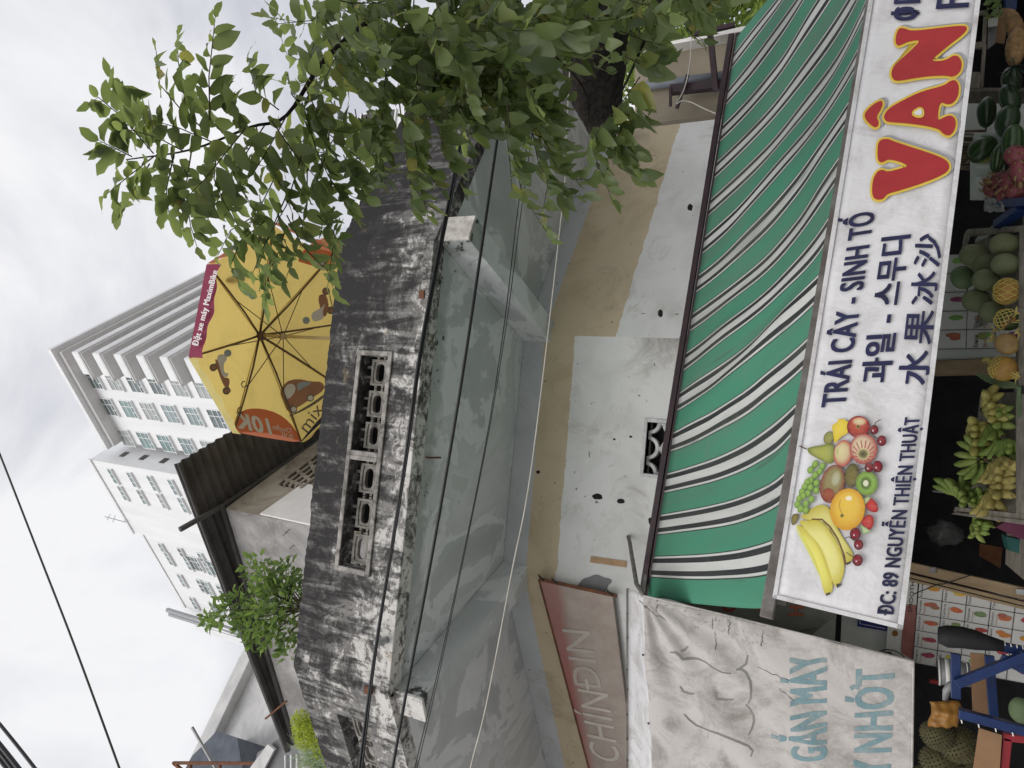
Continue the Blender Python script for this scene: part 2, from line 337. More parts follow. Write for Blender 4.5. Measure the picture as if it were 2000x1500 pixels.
M = dict(
    parapet=mat_parapet(), soffit=mat_soffit(),
    wall_c=mat_wall('front_wall_paint', 5.03, 4.70, -.012, 0, tuple(QY(1312, 650, 6.5))), wall_r=mat_wall('right_wall_paint', 5.05, 4.28, .01, 2, tuple(QV(1215, 250, V((.97, 6.5, 0)), V((3.72, 7.98, 0))))), wall_l=mat_wall('left_wall_paint', 5.03, 4.45, .0, 0),  # the right wall's dark patch is tree shade put into the colour
    block=mat_concrete('grimy_cement', (.07, .064, .058), (.31, .295, .27), 7, .8),
    whitewash=mat_concrete('stained_whitewash', (.30, .28, .25), (.70, .68, .64), 6, .7),
    framewash=mat_concrete('stained_frame', (.07, .066, .062), (.42, .40, .375), 6, .9),
    ventpaint=mat_concrete('painted_cement', (.45, .46, .45), (.70, .71, .71), 5, .25),
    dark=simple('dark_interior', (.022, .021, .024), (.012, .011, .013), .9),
    asphalt=simple('pale_street', (.36, .35, .33), (.28, .27, .25), .9, 3, .5, 80), paving=simple('pavement', (.42, .41, .39), (.33, .32, .31), .85, 3),
    black=simple('black_cable', (.018, .019, .022), (.012, .012, .014), .45, 8, .1), whitewire=simple('pale_wire', (.55, .53, .48), (.42, .40, .36), .6),
    rail=simple('maroon_steel', (.045, .022, .028), (.025, .016, .02), .5, 7), steel=simple('dirty_steel', (.20, .19, .18), (.11, .095, .085), .5, 9, .2, 60, .3),
    rust=simple('rusty_steel', (.20, .085, .04), (.10, .045, .03), .85, 12), galv=simple('galvanised_steel', (.45, .46, .47), (.33, .34, .35), .4, 8, .1, 50, .6),
    sign=mat_cloth('dirty_white_banner', (.72, .72, .74), (.34, .31, .29), .55, .5, 2.2, 0, .3), hem=mat_cloth('banner_hem', (.66, .66, .67), (.25, .22, .2), .7, .6, 3),
    navy=simple('navy_print', (.022, .024, .085), (.015, .016, .05), .5, 5), red=simple('red_print', (.42, .032, .035), (.34, .025, .03), .5, 4), yellow=simple('yellow_print', (.75, .56, .08), (.66, .47, .07), .5),
    shadow=simple('grey_print', (.36, .36, .38), (.30, .30, .31), .5), patch=mat_cloth('banner_white', (.72, .72, .74), (.34, .31, .29), .5, .5, 2.2),
    tarp=mat_cloth('grey_white_tarpaulin', (.62, .595, .57), (.22, .195, .175), .8, .55, 2.6, .18, .32), teal=mat_cloth('faded_teal_print', (.17, .28, .31), (.42, .40, .37), .7, .6, 5), greyline=simple('faded_grey_print', (.25, .24, .235), (.19, .185, .18), .6),
    awning=mat_awning(), print=mat_print('printed_picture'),
    yel=mat_cloth('yellow_parasol_cloth', (.76, .58, .18), (.52, .39, .12), .45, .7, 1.6, .5, .25), org=mat_cloth('orange_parasol_print', (.60, .20, .11), (.4, .16, .09), .4, .7, 2, .5, .12), pur=mat_cloth('purple_valance', (.30, .045, .10), (.2, .04, .08), .4, .65, 3, .35, .3), lem=mat_cloth('lemon_valance', (.80, .70, .28), (.5, .42, .2), .3, .65, 3, .5, .3),
    pwhite=simple('pale_print', (.75, .70, .55), (.68, .62, .48), .7), pgrey=simple('dark_print', (.20, .165, .09), (.16, .13, .08), .7), ptan=simple('brown_print', (.44, .21, .10), (.34, .17, .09), .7), white=simple('white_print', (.78, .76, .76), (.7, .68, .68), .6), shadowprint=simple('shadow_print', (.42, .33, .12), (.36, .28, .10), .7), pblue=simple('faded_blue_print', (.38, .42, .36), (.32, .36, .32), .7),
    seam=mat_cloth('seam_tape', (.52, .38, .10), (.34, .25, .08), .4, .7, 4, .3, .2),
    rib=simple('bronze_rib', (.13, .085, .05), (.09, .06, .04), .5), pole=simple('parasol_pole', (.50, .40, .22), (.4, .32, .18), .5),
    roofmetal=simple('dark_roof_sheet', (.085, .08, .078), (.05, .048, .047), .6, 4, .2, 40), shedwall=mat_concrete('bare_render', (.17, .165, .16), (.40, .39, .385), 1.6, .35), shedside=mat_concrete('brown_stained_render', (.17, .145, .11), (.42, .38, .32), 1.8, .35), limewhite=simple('fresh_lime_wash', (.82, .81, .79), (.74, .73, .71), .85, 4),
    tower=simple('white_tower_paint', (.84, .85, .86), (.76, .77, .785), .8, .25, .05, 3, 0, .35, False, (3, 3, .35)), towergrey=simple('tower_grey_paint', (.70, .69, .68), (.63, .62, .61), .8, .5), glass=simple('tower_glass', (.30, .38, .39), (.20, .26, .275), .25, .35, 0, 1, 0, .5), frame=simple('white_window_frame', (.82, .83, .84), (.76, .77, .78), .6, 1), glassdark=simple('dark_opening', (.10, .095, .09), (.06, .055, .05), .4, 1, 0),
    pale=mat_concrete('pale_render', (.50, .50, .50), (.74, .74, .735), 1.3, .12), bluewall=simple('faded_blue_paint', (.15, .17, .20), (.10, .115, .14), .8, 3), midgrey=simple('mid_grey_render', (.22, .22, .225), (.17, .17, .17), .85, 3),
    beige=simple('beige_panel', (.30, .265, .20), (.24, .21, .16), .8, 2), pipe=simple('grey_pvc', (.17, .19, .22), (.12, .135, .16), .5),
    bark=simple('dark_bark', (.040, .034, .030), (.012, .011, .011), .95, 9, .9, 22, 0, .1, False, (.35, 3, 3)),
    twig=simple('green_brown_twig', (.06, .05, .025), (.035, .03, .018), .8, 20),
    leaf=mat_leaf('tree_leaf', (.050, .080, .032), (.120, .158, .068), (.34, .42, .10), False, .36, .50), leafs=mat_leaf('tree_leaf_mass', (.050, .080, .032), (.120, .158, .068), (.34, .42, .10), True, .36, .50),
    shrub=mat_leaf('shrub_leaf', (.05, .10, .025), (.14, .22, .05), (.26, .38, .08), True), lime=mat_leaf('lime_leaf', (.30, .38, .05), (.48, .54, .09), (.45, .5, .08), True, .7), blade=mat_leaf('blade_leaf', (.22, .30, .15), (.32, .42, .24), (.25, .35, .15), True, .5), farleaf=mat_leaf('far_leaf', (.08, .13, .03), (.22, .30, .07), (.40, .5, .09), True, .5),
    melon=None)

def mat_melon(name, c1, c2, sc=5):
    m = Nd(name); o = m.obj(); n = m.noise(sc, 6, .6, .6, vec=o); f = m.noise(70, 4, .7, vec=o)
    rnd = m.n('ShaderNodeObjectInfo').outputs['Random']
    col = m.mix(m.ramp(n, [(.35, 0), (.7, 1)]), c1, c2); col = m.mix(m.math('MULTIPLY', rnd, .35), col, (.17, .15, .08))
    m.base(col, .62, .3); m.bump(f, .25, .003); return m.m
def mat_watermelon(name, dark, light, stripe=1.0, patch=False):
    m = Nd(name); o = m.obj(); x, y, z = m.xyz(o)
    ang = m.math('ARCTAN2', y, x); n = m.noise(22, 5, .7, vec=o)
    s = m.math('SINE', m.math('ADD', m.math('MULTIPLY', ang, 11), m.math('MULTIPLY', n, 7)))
    col = m.mix(m.math('MULTIPLY', m.ramp(m.math('ADD', m.math('MULTIPLY', s, .5), .5), [(.35, 0), (.75, 1)]), stripe), dark, light)
    if patch:
        pf = m.math('ADD', m.math('MULTIPLY', x, patch[0]), m.math('ADD', m.math('MULTIPLY', y, patch[1]), m.math('MULTIPLY', m.math('SUBTRACT', n, .5), .04)))
        col = m.mix(m.ramp(pf, [(.035, 0), (.05, 1)]), col, (.45, .42, .06))
    m.base(col, .3, .5); m.bump(n, .06, .003); return m.m
def mat_papaya(name, a, b, c):
    m = Nd(name); o = m.obj(); n = m.noise(9, 6, .65, .8, vec=o); k = m.noise(24, 6, .7, vec=o)
    col = m.ramp(n, [(.34, c), (.46, a), (.7, b)]); col = m.mix(m.ramp(k, [(.62, 0), (.72, .7)]), col, (.12, .08, .03)); m.base(col, .5, .35); m.bump(k, .2, .003); return m.m
def mat_banana(name, a, b, spot):
    m = Nd(name); o = m.pos(); n = m.noise(11, 5, .6, vec=o); k = m.noise(38, 5, .7, 1, vec=o)
    col = m.mix(m.ramp(n, [(.35, 0), (.65, 1)]), a, b); col = m.mix(m.math('MULTIPLY', m.ramp(k, [(.56, 0), (.66, 1)]), spot), col, (.07, .05, .03)); m.base(col, .55, .3); return m.m
M.update(
    melon=mat_melon('pale_green_melon', (.14, .17, .085), (.25, .28, .16)), melongreen=mat_melon('green_melon', (.12, .19, .09), (.20, .28, .15)),
    wmelon=mat_watermelon('dark_watermelon', (.018, .038, .016), (.035, .07, .03), .8), wmelonp=mat_watermelon('patched_watermelon', (.02, .045, .016), (.05, .10, .03), .8, (-.75, -.65)), wmelons=mat_watermelon('striped_watermelon', (.025, .05, .02), (.11, .17, .07), 1),
    papaya=mat_papaya('ripe_papaya', (.42, .24, .06), (.52, .31, .05), (.36, .2, .08)), papayatan=mat_papaya('tan_papaya', (.36, .24, .10), (.44, .28, .09), (.25, .17, .08)), papayagreen=mat_papaya('green_papaya', (.04, .06, .025), (.05, .075, .03), (.35, .15, .04)),
    net=simple('yellow_foam_net', (.66, .54, .16), (.55, .45, .14), .8), banana=mat_banana('ripe_banana', (.42, .38, .10), (.52, .47, .16), .8), bananag=mat_banana('green_banana', (.16, .25, .05), (.30, .36, .10), .3), bananad=mat_banana('overripe_banana', (.32, .27, .09), (.44, .37, .12), 1.0), bstem=simple('banana_stem', (.13, .09, .06), (.05, .035, .03), .8, 30),
    dragon=simple('dragon_fruit_skin', (.25, .06, .075), (.15, .045, .05), .5, 15), dscale=simple('dragon_fruit_scale', (.27, .24, .10), (.22, .07, .06), .6, 14), pine=simple('pineapple_skin', (.34, .20, .085), (.15, .10, .045), .7, 40), pinel=simple('pineapple_leaf', (.07, .10, .065), (.04, .06, .045), .6, 10), durian=simple('durian_husk', (.085, .075, .03), (.045, .04, .02), .8, 20),
    wood=simple('grey_crate_wood', (.30, .27, .23), (.17, .15, .125), .85, 9, .3, 50, 0, .2, False, (1, 1, 5)), tan=simple('tan_painted_wood', (.36, .27, .17), (.24, .17, .10), .7, 5, .2, 40, 0, .3, False, (3, 3, .7)), card=simple('brown_cardboard', (.27, .16, .085), (.22, .13, .07), .85, 5), foam=simple('white_foam', (.74, .76, .74), (.66, .68, .66), .8, 12), bluesteel=simple('blue_painted_steel', (.010, .030, .115), (.007, .02, .08), .35, 8), stick=simple('bamboo_stick', (.26, .20, .13), (.12, .09, .06), .8, 14), paper=simple('white_paper', (.66, .66, .63), (.58, .58, .55), .7, 3), marble=simple('pale_marble_sheet', (.60, .63, .60), (.50, .53, .50), .4, 2), menu=simple('menu_sheet', (.66, .66, .64), (.60, .60, .58), .4, 3), ink=simple('dark_ink', (.05, .05, .055), (.03, .03, .035), .6), plastic=simple('clear_grey_plastic', (.33, .33, .33), (.20, .20, .21), .25, 14), magenta=simple('magenta_tray', (.14, .03, .07), (.1, .02, .05), .5), pblk=simple('black_cover', (.012, .012, .014), (.008, .008, .009), .7, 12), orange=simple('orange_wrap', (.27, .13, .025), (.20, .09, .015), .4, 9), redsteel=simple('red_frame', (.28, .02, .03), (.2, .015, .02), .4), grey=simple('grey_plastic', (.22, .22, .23), (.16, .16, .17), .5), bluesign=simple('blue_plate', (.02, .03, .22), (.015, .02, .15), .4), oldred=None)

# ------------------------------------------------------------------ lettering
def glyphs(body, bold=0.0):
    cu = bpy.data.curves.new('lettering', 'FONT'); cu.body = body; cu.offset = bold; cu.resolution_u = 3; cu.space_character = 1.05
    o = bpy.data.objects.new('lettering', cu); COL.objects.link(o)
    dg = bpy.context.evaluated_depsgraph_get(); me = o.evaluated_get(dg).to_mesh()
    vs = [v.co.copy() for v in me.vertices]; fs = [tuple(p.vertices) for p in me.polygons]
    o.evaluated_get(dg).to_mesh_clear(); bpy.data.objects.remove(o); bpy.data.curves.remove(cu); return vs, fs
def letter(body, pl, bl, br, tl, mat, parent, cap=.727, bold=.03, off=.004, nrm=None, name='lettering', kind=None, warp=None, cuts=0, label=None):
    """text on the plane function pl(x,y), its baseline from bl to br, capital height to tl"""
    vs, fs = glyphs(body, 0)
    x0 = min(v.x for v in vs); x1 = max(v.x for v in vs)
    if cap: y0, h = 0.0, cap
    else: y0 = min(v.y for v in vs); h = max(v.y for v in vs)-y0
    B, R_, T = pl(*bl), pl(*br), pl(*tl); n = nrm if nrm is not None else V((0, -1, 0))
    H_ = (T-B).length; ex, ey = (R_-B).normalized()*H_*bold*1.7, (T-B)*bold*.75
    B = B+ex; R_ = R_-ex
    P0 = [B+(R_-B)*((v.x-x0)/(x1-x0))+(T-B)*((v.y-y0)/h) for v in vs]
    # heavier strokes: the face is struck several times, each a hair in front of the last
    ST = [(0, 0)] if bold < .008 else [(a, b) for a in (-1, -.33, .33, 1) for b in (-1, 1)]
    P = []; F0 = fs; fs = []
    for q, (a, b) in enumerate(ST):
        o_ = len(P); P += [p+ex*a+ey*b+n*(.00015*q) for p in P0]; fs += [tuple(i+o_ for i in f) for f in F0]
    mb = MB()
    if cuts:
        bm = bmesh.new(); bv = [bm.verts.new(p) for p in P]
        for f in fs:
            try: bm.faces.new([bv[i] for i in f])
            except ValueError: pass
        bmesh.ops.triangulate(bm, faces=bm.faces[:])
        for _ in range(cuts):
            L = [e for e in bm.edges if e.calc_length() > .05]
            if L: bmesh.ops.subdivide_edges(bm, edges=L, cuts=1); bmesh.ops.triangulate(bm, faces=bm.faces[:])
        bm.verts.index_update(); P = [v.co.copy() for v in bm.verts]; fs = [tuple(v.index for v in f.verts) for f in bm.faces]; bm.free()
    mb.add([(warp(p) if warp else p)+n*off for p in P], fs)
    return mb.build(name, mat, parent, label=label, kind='stuff')
def chaikin(pts, k=2):
    for _ in range(k):
        q = []
        for i in range(len(pts)):
            a, b = pts[i], pts[(i+1) % len(pts)]
            q += [(a[0]*.75+b[0]*.25, a[1]*.75+b[1]*.25), (a[0]*.25+b[0]*.75, a[1]*.25+b[1]*.75)]
        pts = q
    return pts
def grow(pts, d):
    n = len(pts); A = sum(pts[i][0]*pts[(i+1) % n][1]-pts[(i+1) % n][0]*pts[i][1] for i in range(n)); s = 1 if A > 0 else -1; q = []
    for i in range(n):
        a, b = pts[i-1], pts[(i+1) % n]; tx, ty = b[0]-a[0], b[1]-a[1]; l = math.hypot(tx, ty) or 1
        q.append((pts[i][0]+s*ty/l*d, pts[i][1]-s*tx/l*d))
    return q
exec_order = []

# ================================================================== THE SETTING
mb = MB(); mb.quad((-900, -900, -.15), (900, -900, -.15), (900, 900, -.15), (-900, 900, -.15)); mb.build('ground', simple('city_ground', (.36, .34, .32), (.28, .27, .25), .9, .3), kind='structure')
mb = MB(); mb.box((-60, -7, -.14), (120, 0, 0), (0, 10.6, 0), (0, 0, .14)); mb.build('road', M['asphalt'], kind='structure')  # unseen; surface made pale to bounce light up under the balcony
mb = MB(); mb.box((-60, 3.62, -.14), (120, 0, 0), (0, 2.6, 0), (0, 0, .27)); mb.build('pavement', M['paving'], kind='structure', bevel=.02)

# ------------------------------------------------------------------ shophouse: walls, balcony
shop = empty('shophouse', (-.2, 6.5, .0), 'mouldy corner shophouse with a grey balcony over the fruit shop', 'building')
WL, WR = V((-1.43, 6.5, 0)), V((.97, 6.5, 0)); WRR, WLL = V((3.72, 7.98, 0)), V((-5.0, 8.79, 0))
PL, PR = V((-2.2, 4.77, 0)), V((1.5, 4.765, 0)); PRR, PLL = V((4.1, 6.0, 0)), V((-5.4, 6.5, 0))
ZS, ZP = 5.277, 6.29
va, vb = QY(1300, 929, 6.5), QY(1300, 827, 6.5); vzt = QY(1261, 878, 6.5).z; vw = vb.x-va.x; vzb = vzt-vw*.98
def wall_between(name, a, b, z0, z1, T, mat, holes=(), d=.3):
    L = (b-a).length; ax = (b-a).normalized(); n = ax.cross(V((0, 0, 1)))
    ex = [e for h in holes for e in (h[0], h[1])]; ez = [e for h in holes for e in (h[2], h[3])]
    mb = MB(); cellwall(mb, a, ax, V((0, 0, 1)), n, steps(0, L, d, ex), steps(z0, z1, d, ez), T, lambda x, z: any(h[0] < x < h[1] and h[2] < z < h[3] for h in holes))
    return mb.build(name, mat, shop)
wall_between('front_wall', WL, WR, 2.75, 5.275, .2, M['wall_c'], [(va.x-WL.x, vb.x-WL.x, vzb, vzt)])
wall_between('side_wall', WR, WRR, 2.75, 5.275, .2, M['wall_r'])
wall_between('side_wall', WLL, WL, 2.75, 5.275, .2, M['wall_l'])
# vent in the front wall: raised frame and a lattice of rings
mb = MB(); fw = .035
for (x0, x1, z0, z1) in ((va.x-fw, vb.x+fw, vzt, vzt+fw), (va.x-fw, vb.x+fw, vzb-fw, vzb), (va.x-fw, va.x, vzb, vzt), (vb.x, vb.x+fw, vzb, vzt)):
    mb.box((x0, 6.482, z0), (x1-x0, 0, 0), (0, .12, 0), (0, 0, z1-z0))
fr = mb.build('vent_frame', M['ventpaint'], shop, bevel=.004)
mb = MB(); hw = vw/2; cx, cz = (va.x+vb.x)/2, (vzt+vzb)/2
def ringarc(mb, c, r0, r1, a0, a1, y0, y1, k=8):
    for i in range(k):
        t0, t1 = a0+(a1-a0)*i/k, a0+(a1-a0)*(i+1)/k
        q = [V((c[0]+r*math.cos(t), y0, c[1]+r*math.sin(t))) for r, t in ((r0, t0), (r1, t0), (r1, t1), (r0, t1))]
        mb.prism(q, (0, y1-y0, 0))
AR = {(-1, -1): (0, 90), (1, -1): (90, 180), (1, 1): (180, 270), (-1, 1): (270, 360), (-1, 0): (-90, 90), (1, 0): (90, 270), (0, -1): (0, 180), (0, 1): (180, 360), (0, 0): (0, 360)}
for (i_, j_), (a0, a1) in AR.items():
    mb = MB(); ringarc(mb, (cx+i_*hw, cz+j_*hw*.98), hw*.33, hw*.46, rad(a0), rad(a1), 6.55, 6.61, max(5, (a1-a0)//18)); mb.build('vent_ring', M['ventpaint'], shop)
for i_ in (-1, 0, 1):
    for h_ in (-.5, .5):
        for (bx_, bz_, wx, wz) in ((h_*hw, i_*hw*.98, hw*.10, hw*.085), (i_*hw, h_*hw*.98, hw*.085, hw*.10)):
            x0, x1 = max(cx-hw, cx+bx_-wx), min(cx+hw, cx+bx_+wx); z0, z1 = max(vzb, cz+bz_-wz), min(vzt, cz+bz_+wz)
            mb = MB(); mb.box((x0, 6.553, z0), (x1-x0, 0, 0), (0, .055, 0), (0, 0, z1-z0)); mb.build('vent_boss', M['ventpaint'], shop)
mb = MB(); mb.box((va.x-.1, 6.66, vzb-.1), (vw+.2, 0, 0), (0, .5, 0), (0, 0, vw+.2)); mb.build('vent_shade_box', M['dark'], shop)  # near-black box added behind the rings in place of the vent's shade
# slab seen from below
def off2(a, b, d):
    n = (b-a).normalized().cross(V((0, 0, 1))); return a-n*d, b-n*d
poly = [PLL+V((.07, .13, 0)), PL+V((.04, .135, 0)), PR+V((-.04, .135, 0)), PRR+V((-.07, .13, 0)), WRR+V((.1, .2, 0)), WR+V((0, .2, 0)), WL+V((0, .2, 0)), WLL+V((-.1, .2, 0))]
def inset(p, z): return V((p.x, p.y, z))
mb = MB(); mb.prism([inset(p, ZS+.002) for p in poly[::-1]], (0, 0, .14)); mb.build('balcony_slab', M['soffit'], shop)
# parapet, three lengths; the top edge is chipped
def chip(x, z, top, k):
    if not top: return V((0, 0, 0))
    return V((0, 0, .022*(noise.noise(V((x*9, 3.1, k*.3)))+.6*noise.noise(V((x*31, 7.7, k)))) ))
def parapet(a, b, holes):
    L = (b-a).length; ax = (b-a).normalized(); n = ax.cross(V((0, 0, 1)))
    ex = [e for h in holes for e in h[:2]]; ez = [e for h in holes for e in h[2:]]
    mb = MB(); cellwall(mb, a, ax, V((0, 0, 1)), n, steps(0, L, .03, ex), steps(5.272, ZP, .09, ez), .14, lambda x, z: any(h[0] < x < h[1] and h[2] < z < h[3] for h in holes), chip)
    return mb.build('parapet', M['parapet'], shop), ax, n
hx = [(-1.272, -.385), (-.305, .500)]; hz0, hz1 = 5.622, 5.908
par, _, _ = parapet(PL, PR, [(h[0]-PL.x, h[1]-PL.x, hz0, hz1) for h in hx])
pl_a = QV(664, 1396, PLL, PL); pl_b = QV(712, 1410, PLL, PL); pl_c = QV(710, 1499, PLL, PL)
s1 = (V((pl_a.x, pl_a.y, 0))-PLL).length; parl, axl, NPL = parapet(PLL, PL, [(max(.2, s1-1.5), s1, 5.60, 5.93)])
parr, axr, nr = parapet(PR, PRR, [])
mb = MB(); mb.box((PL.x+.02, 4.75, 5.271), (PR.x-PL.x-.04, -.004, 0), (0, .03, 0), (0, 0, .085)); mb.build('slab_edge', M['parapet'], shop, bevel=.006)
# raised frame round the two openings
for h in hx:
    mb = MB(); x0, x1 = h; f = .042; y = 4.768-.02
    if x0 < -1: rect = [(x0-f, x1+f, hz1, hz1+f), (x0-f, x1+f, hz0-f, hz0), (x0-f, x0, hz0, hz1), (x1, x1+f*.95, hz0, hz1)]
    else: rect = [(x0-f*.95, x1+f, hz1, hz1+f), (x0-f*.95, x1+f, hz0-f, hz0), (x0-f*.95, x0, hz0, hz1), (x1, x1+f, hz0, hz1)]
    for (a, b, c, d) in rect: mb.box((a, y, c), (b-a, 0, 0), (0, .016, 0), (0, 0, d-c))
    mb.build('opening_frame', M['framewash'], shop, bevel=.006)
# breeze blocks: a plate with an oval hole and pegs
def block_mesh():
    mb = MB(); w_, h_, k = .118, .088, 20; a_, b_ = .082, .043; vs = []
    for ring, y in ((0, 0.0), (1, 0.0), (1, .05), (0, .05), (2, -.008), (3, -.008)): pass
    def outer(t):
        c, s = math.cos(t), math.sin(t); m_ = max(abs(c)/w_, abs(s)/h_); return c/m_, s/m_
    c_ = math.atan2(h_, w_); AN = sorted([c_, math.pi-c_, math.pi+c_, 2*math.pi-c_]+[2*math.pi*i/20+.08 for i in range(20)]); k = len(AN)
    O = [outer(t) for t in AN]; I = []
    for t in AN:
        c, sn = math.cos(t), math.sin(t); d = a_-b_
        I.append(((math.copysign(d, c) if abs(c) > .25 else d*c/.25)+b_*c, b_*sn))
    loops = [(O, .0), (O, .05), (I, .05), (I, .006)]
    # raised rim
    mid = [(o[0]*.55+i_[0]*.45, o[1]*.55+i_[1]*.45) for o, i_ in zip(O, I)]
    loops = [(O, 0), (O, .05), (I, .05), (I, .012), (mid, .012), (mid, 0)]
    vs = [V((p[0], y, p[1])) for L_, y in loops for p in L_]; n = len(loops); fs = []
    for j in range(n):
        for i in range(k): fs.append((j*k+i, j*k+(i+1) % k, ((j+1) % n)*k+(i+1) % k, ((j+1) % n)*k+i))
    mb.add(vs, fs)
    for sx in (-1, 1):
        for zz in (-.035, .035): mb.box((sx*w_-(.014 if sx > 0 else .028)+(.0), .012, zz-.012), (.042, 0, 0), (0, .03, 0), (0, 0, .024))
    for sz in (-1, 1):
        for xx in (-.045, .045): mb.box((xx-.012, .012, sz*h_-(0 if sz > 0 else .055)), (.024, 0, 0), (0, .03, 0), (0, 0, .055))
    return mb.mesh('breeze_block', M['block'])
BM = block_mesh()
for h in hx:
    wd = (h[1]-h[0])/3
    for i in range(3):
        inst('breeze_block', BM, Matrix.Translation(V((h[0]+wd*(i+.5), 4.84, (hz0+hz1)/2-.002))) @ Matrix.Diagonal((wd/.285, 1, 1, 1)), shop)
for i in range(4):
    p = PLL+axl*(s1-.19-.3*i); p = V((p.x, p.y, 5.765))-NPL*.07
    Mx = Matrix(((axl.x, -NPL.x, 0, p.x), (axl.y, -NPL.y, 0, p.y), (0, 0, 1, p.z), (0, 0, 0, 1)))
    inst('breeze_block', BM, Mx, shop)
mb = MB(); mb.box((-1.02, 5.02, 5.43), (1.62, 0, 0), (0, .03, 0), (0, 0, .62)); mb.build('shade_backing', M['dark'], shop)  # added dark sheet, stands in for the shade inside the openings
# beams under the slab
def beam(f, b, wd, drop, mat, endmat):
    d = (b-f).normalized(); s = d.cross(V((0, 0, 1)))
    mb = MB(); mb.box(V((f.x, f.y, ZS-drop))-s*wd/2+d*.03, (b-f), s*wd, (0, 0, drop)); o = mb.build('beam', mat, shop, bevel=.008)
    mb = MB(); mb.box(V((f.x, f.y, ZS-drop-.004))-s*(wd/2+.004), d*.028, s*(wd+.008), (0, 0, drop+.001)); mb.build('beam_end', endmat, shop, bevel=.006); return o
bf = QY(896, 442, 4.80)
beam(V((bf.x, 4.83, 0)), V((WR.x+.04, 6.52, 0)), .22, .30, M['soffit'], M['whitewash'])
beam(V((PL.x-.06, 4.86, 0)), V((WL.x-.02, 6.52, 0)), .22, .28, M['soffit'], M['parapet'])
# little fixtures on the balcony face
p = QY(752, 1250, 4.74); mb = MB(); mb.tube([p+V((0, .05, .0)), p+V((0, -.06, -.01)), p+V((.01, -.13, -.02))], .030, 10); mb.tube([p+V((-.03, .02, .03)), p+V((-.0, -.03, .05)), p+V((.03, -.02, .06))], .012, 8)
mb.build('drain_spout', M['galv'], shop, smooth=True)
p = QY(722, 1347, 4.745); mb = MB(); mb.box(p+V((-.03, -.014, -.03)), (.055, 0, .01), (0, .03, 0), (-.01, 0, .07)); mb.build('rusty_plate', M['rust'], shop, bevel=.004)
p = QY(824, 575, 4.742); mb = MB(); mb.box(p+V((-.035, -.006, -.03)), (.07, 0, .008), (0, .012, 0), (.0, 0, .055)); mb.build('exposed_brick', M['rust'], shop, bevel=.01)
p0 = QZ(832, 893, ZS); mb = MB(); mb.tube([p0+V((0, 0, .02)), p0+V((0, 0, -.03)), QZ(855, 893, ZS)+V((0, 0, -.03))], .008, 6); mb.build('rusty_hook', M['rust'], shop, smooth=True)
# wall scars: holes, plaster patch, wooden strip
mb = MB()
def blob(mb, px, py, rx, ry, Y, seed, n=14, th=.006):
    pts = []
    for i in range(n):
        a = 2*math.pi*i/n; k = 1+.35*noise.noise(V((math.cos(a)*1.5+seed, math.sin(a)*1.5, seed*2.3)))
        pts.append(QY(px+math.cos(a)*rx*k, py+math.sin(a)*ry*k, Y))
    mb.prism(pts[::-1], (0, -th, 0))
for a_ in ((1167, 970, 9, 6, 1), (1213, 979, 7, 5, 2), (1290, 612, 5, 8, 3), (1272, 1018, 6, 8, 4), (1051, 922, 4, 3, 5), (1335, 660, 8, 4, 6), (1348, 405, 5, 7, 7.5), (1200, 858, 2.5, 2, 8), (1232, 853, 3, 2, 9)):
    mb = MB(); blob(mb, *a_[:4], 6.499 if a_[1] > 500 else 7.18, a_[4], th=.003); mb.build('drill_hole', M['dark'], shop)
mb = MB(); blob(mb, 1162, 1142, 30, 18, 6.499, 7.7, 22, .012); mb.build('plaster_patch', M['midgrey'], shop, bevel=.004)
mb = MB(); mb.prism([QY(1154, 1086, 6.499), QY(1153, 1098, 6.499), QY(1223, 1108, 6.499), QY(1224, 1096, 6.499)], (0, -.008, 0)); mb.build('paint_strip', simple('peach_strip', (.50, .34, .20), (.38, .25, .14), .8, 10), shop)

# lower storey: piers, lintel, dark shop inside
def panel(name, px, Y, mat, parent=None, th=.03, **k):
    mb = MB(); P = [QY(x, y, Y) for x, y in px]; mb.prism(P, (0, th, 0)); return mb.build(name, mat, parent, **k)
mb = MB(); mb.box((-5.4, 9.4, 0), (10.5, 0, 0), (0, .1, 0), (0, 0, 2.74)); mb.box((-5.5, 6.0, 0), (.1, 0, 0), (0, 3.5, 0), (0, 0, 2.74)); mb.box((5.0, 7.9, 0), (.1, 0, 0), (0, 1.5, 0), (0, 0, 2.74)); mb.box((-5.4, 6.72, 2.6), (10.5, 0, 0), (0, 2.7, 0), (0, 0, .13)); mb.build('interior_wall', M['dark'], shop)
mb = MB(); mb.box((-5.5, 6.26, .0), (10.6, 0, 0), (0, 3.1, 0), (0, 0, .15)); mb.build('interior_floor', M['midgrey'], shop)
panel('pier', [(1700, 175), (1700, 258), (2120, 275), (2120, 180)], 6.35, M['marble'], shop, .2)
panel('shop_column', [(1780, 706), (1780, 732), (2120, 723), (2120, 694)], 6.2, M['tan'], shop, .15)
panel('white_post', [(1780, 681), (1780, 705), (2120, 693), (2120, 668)], 6.22, M['marble'], shop, .15)

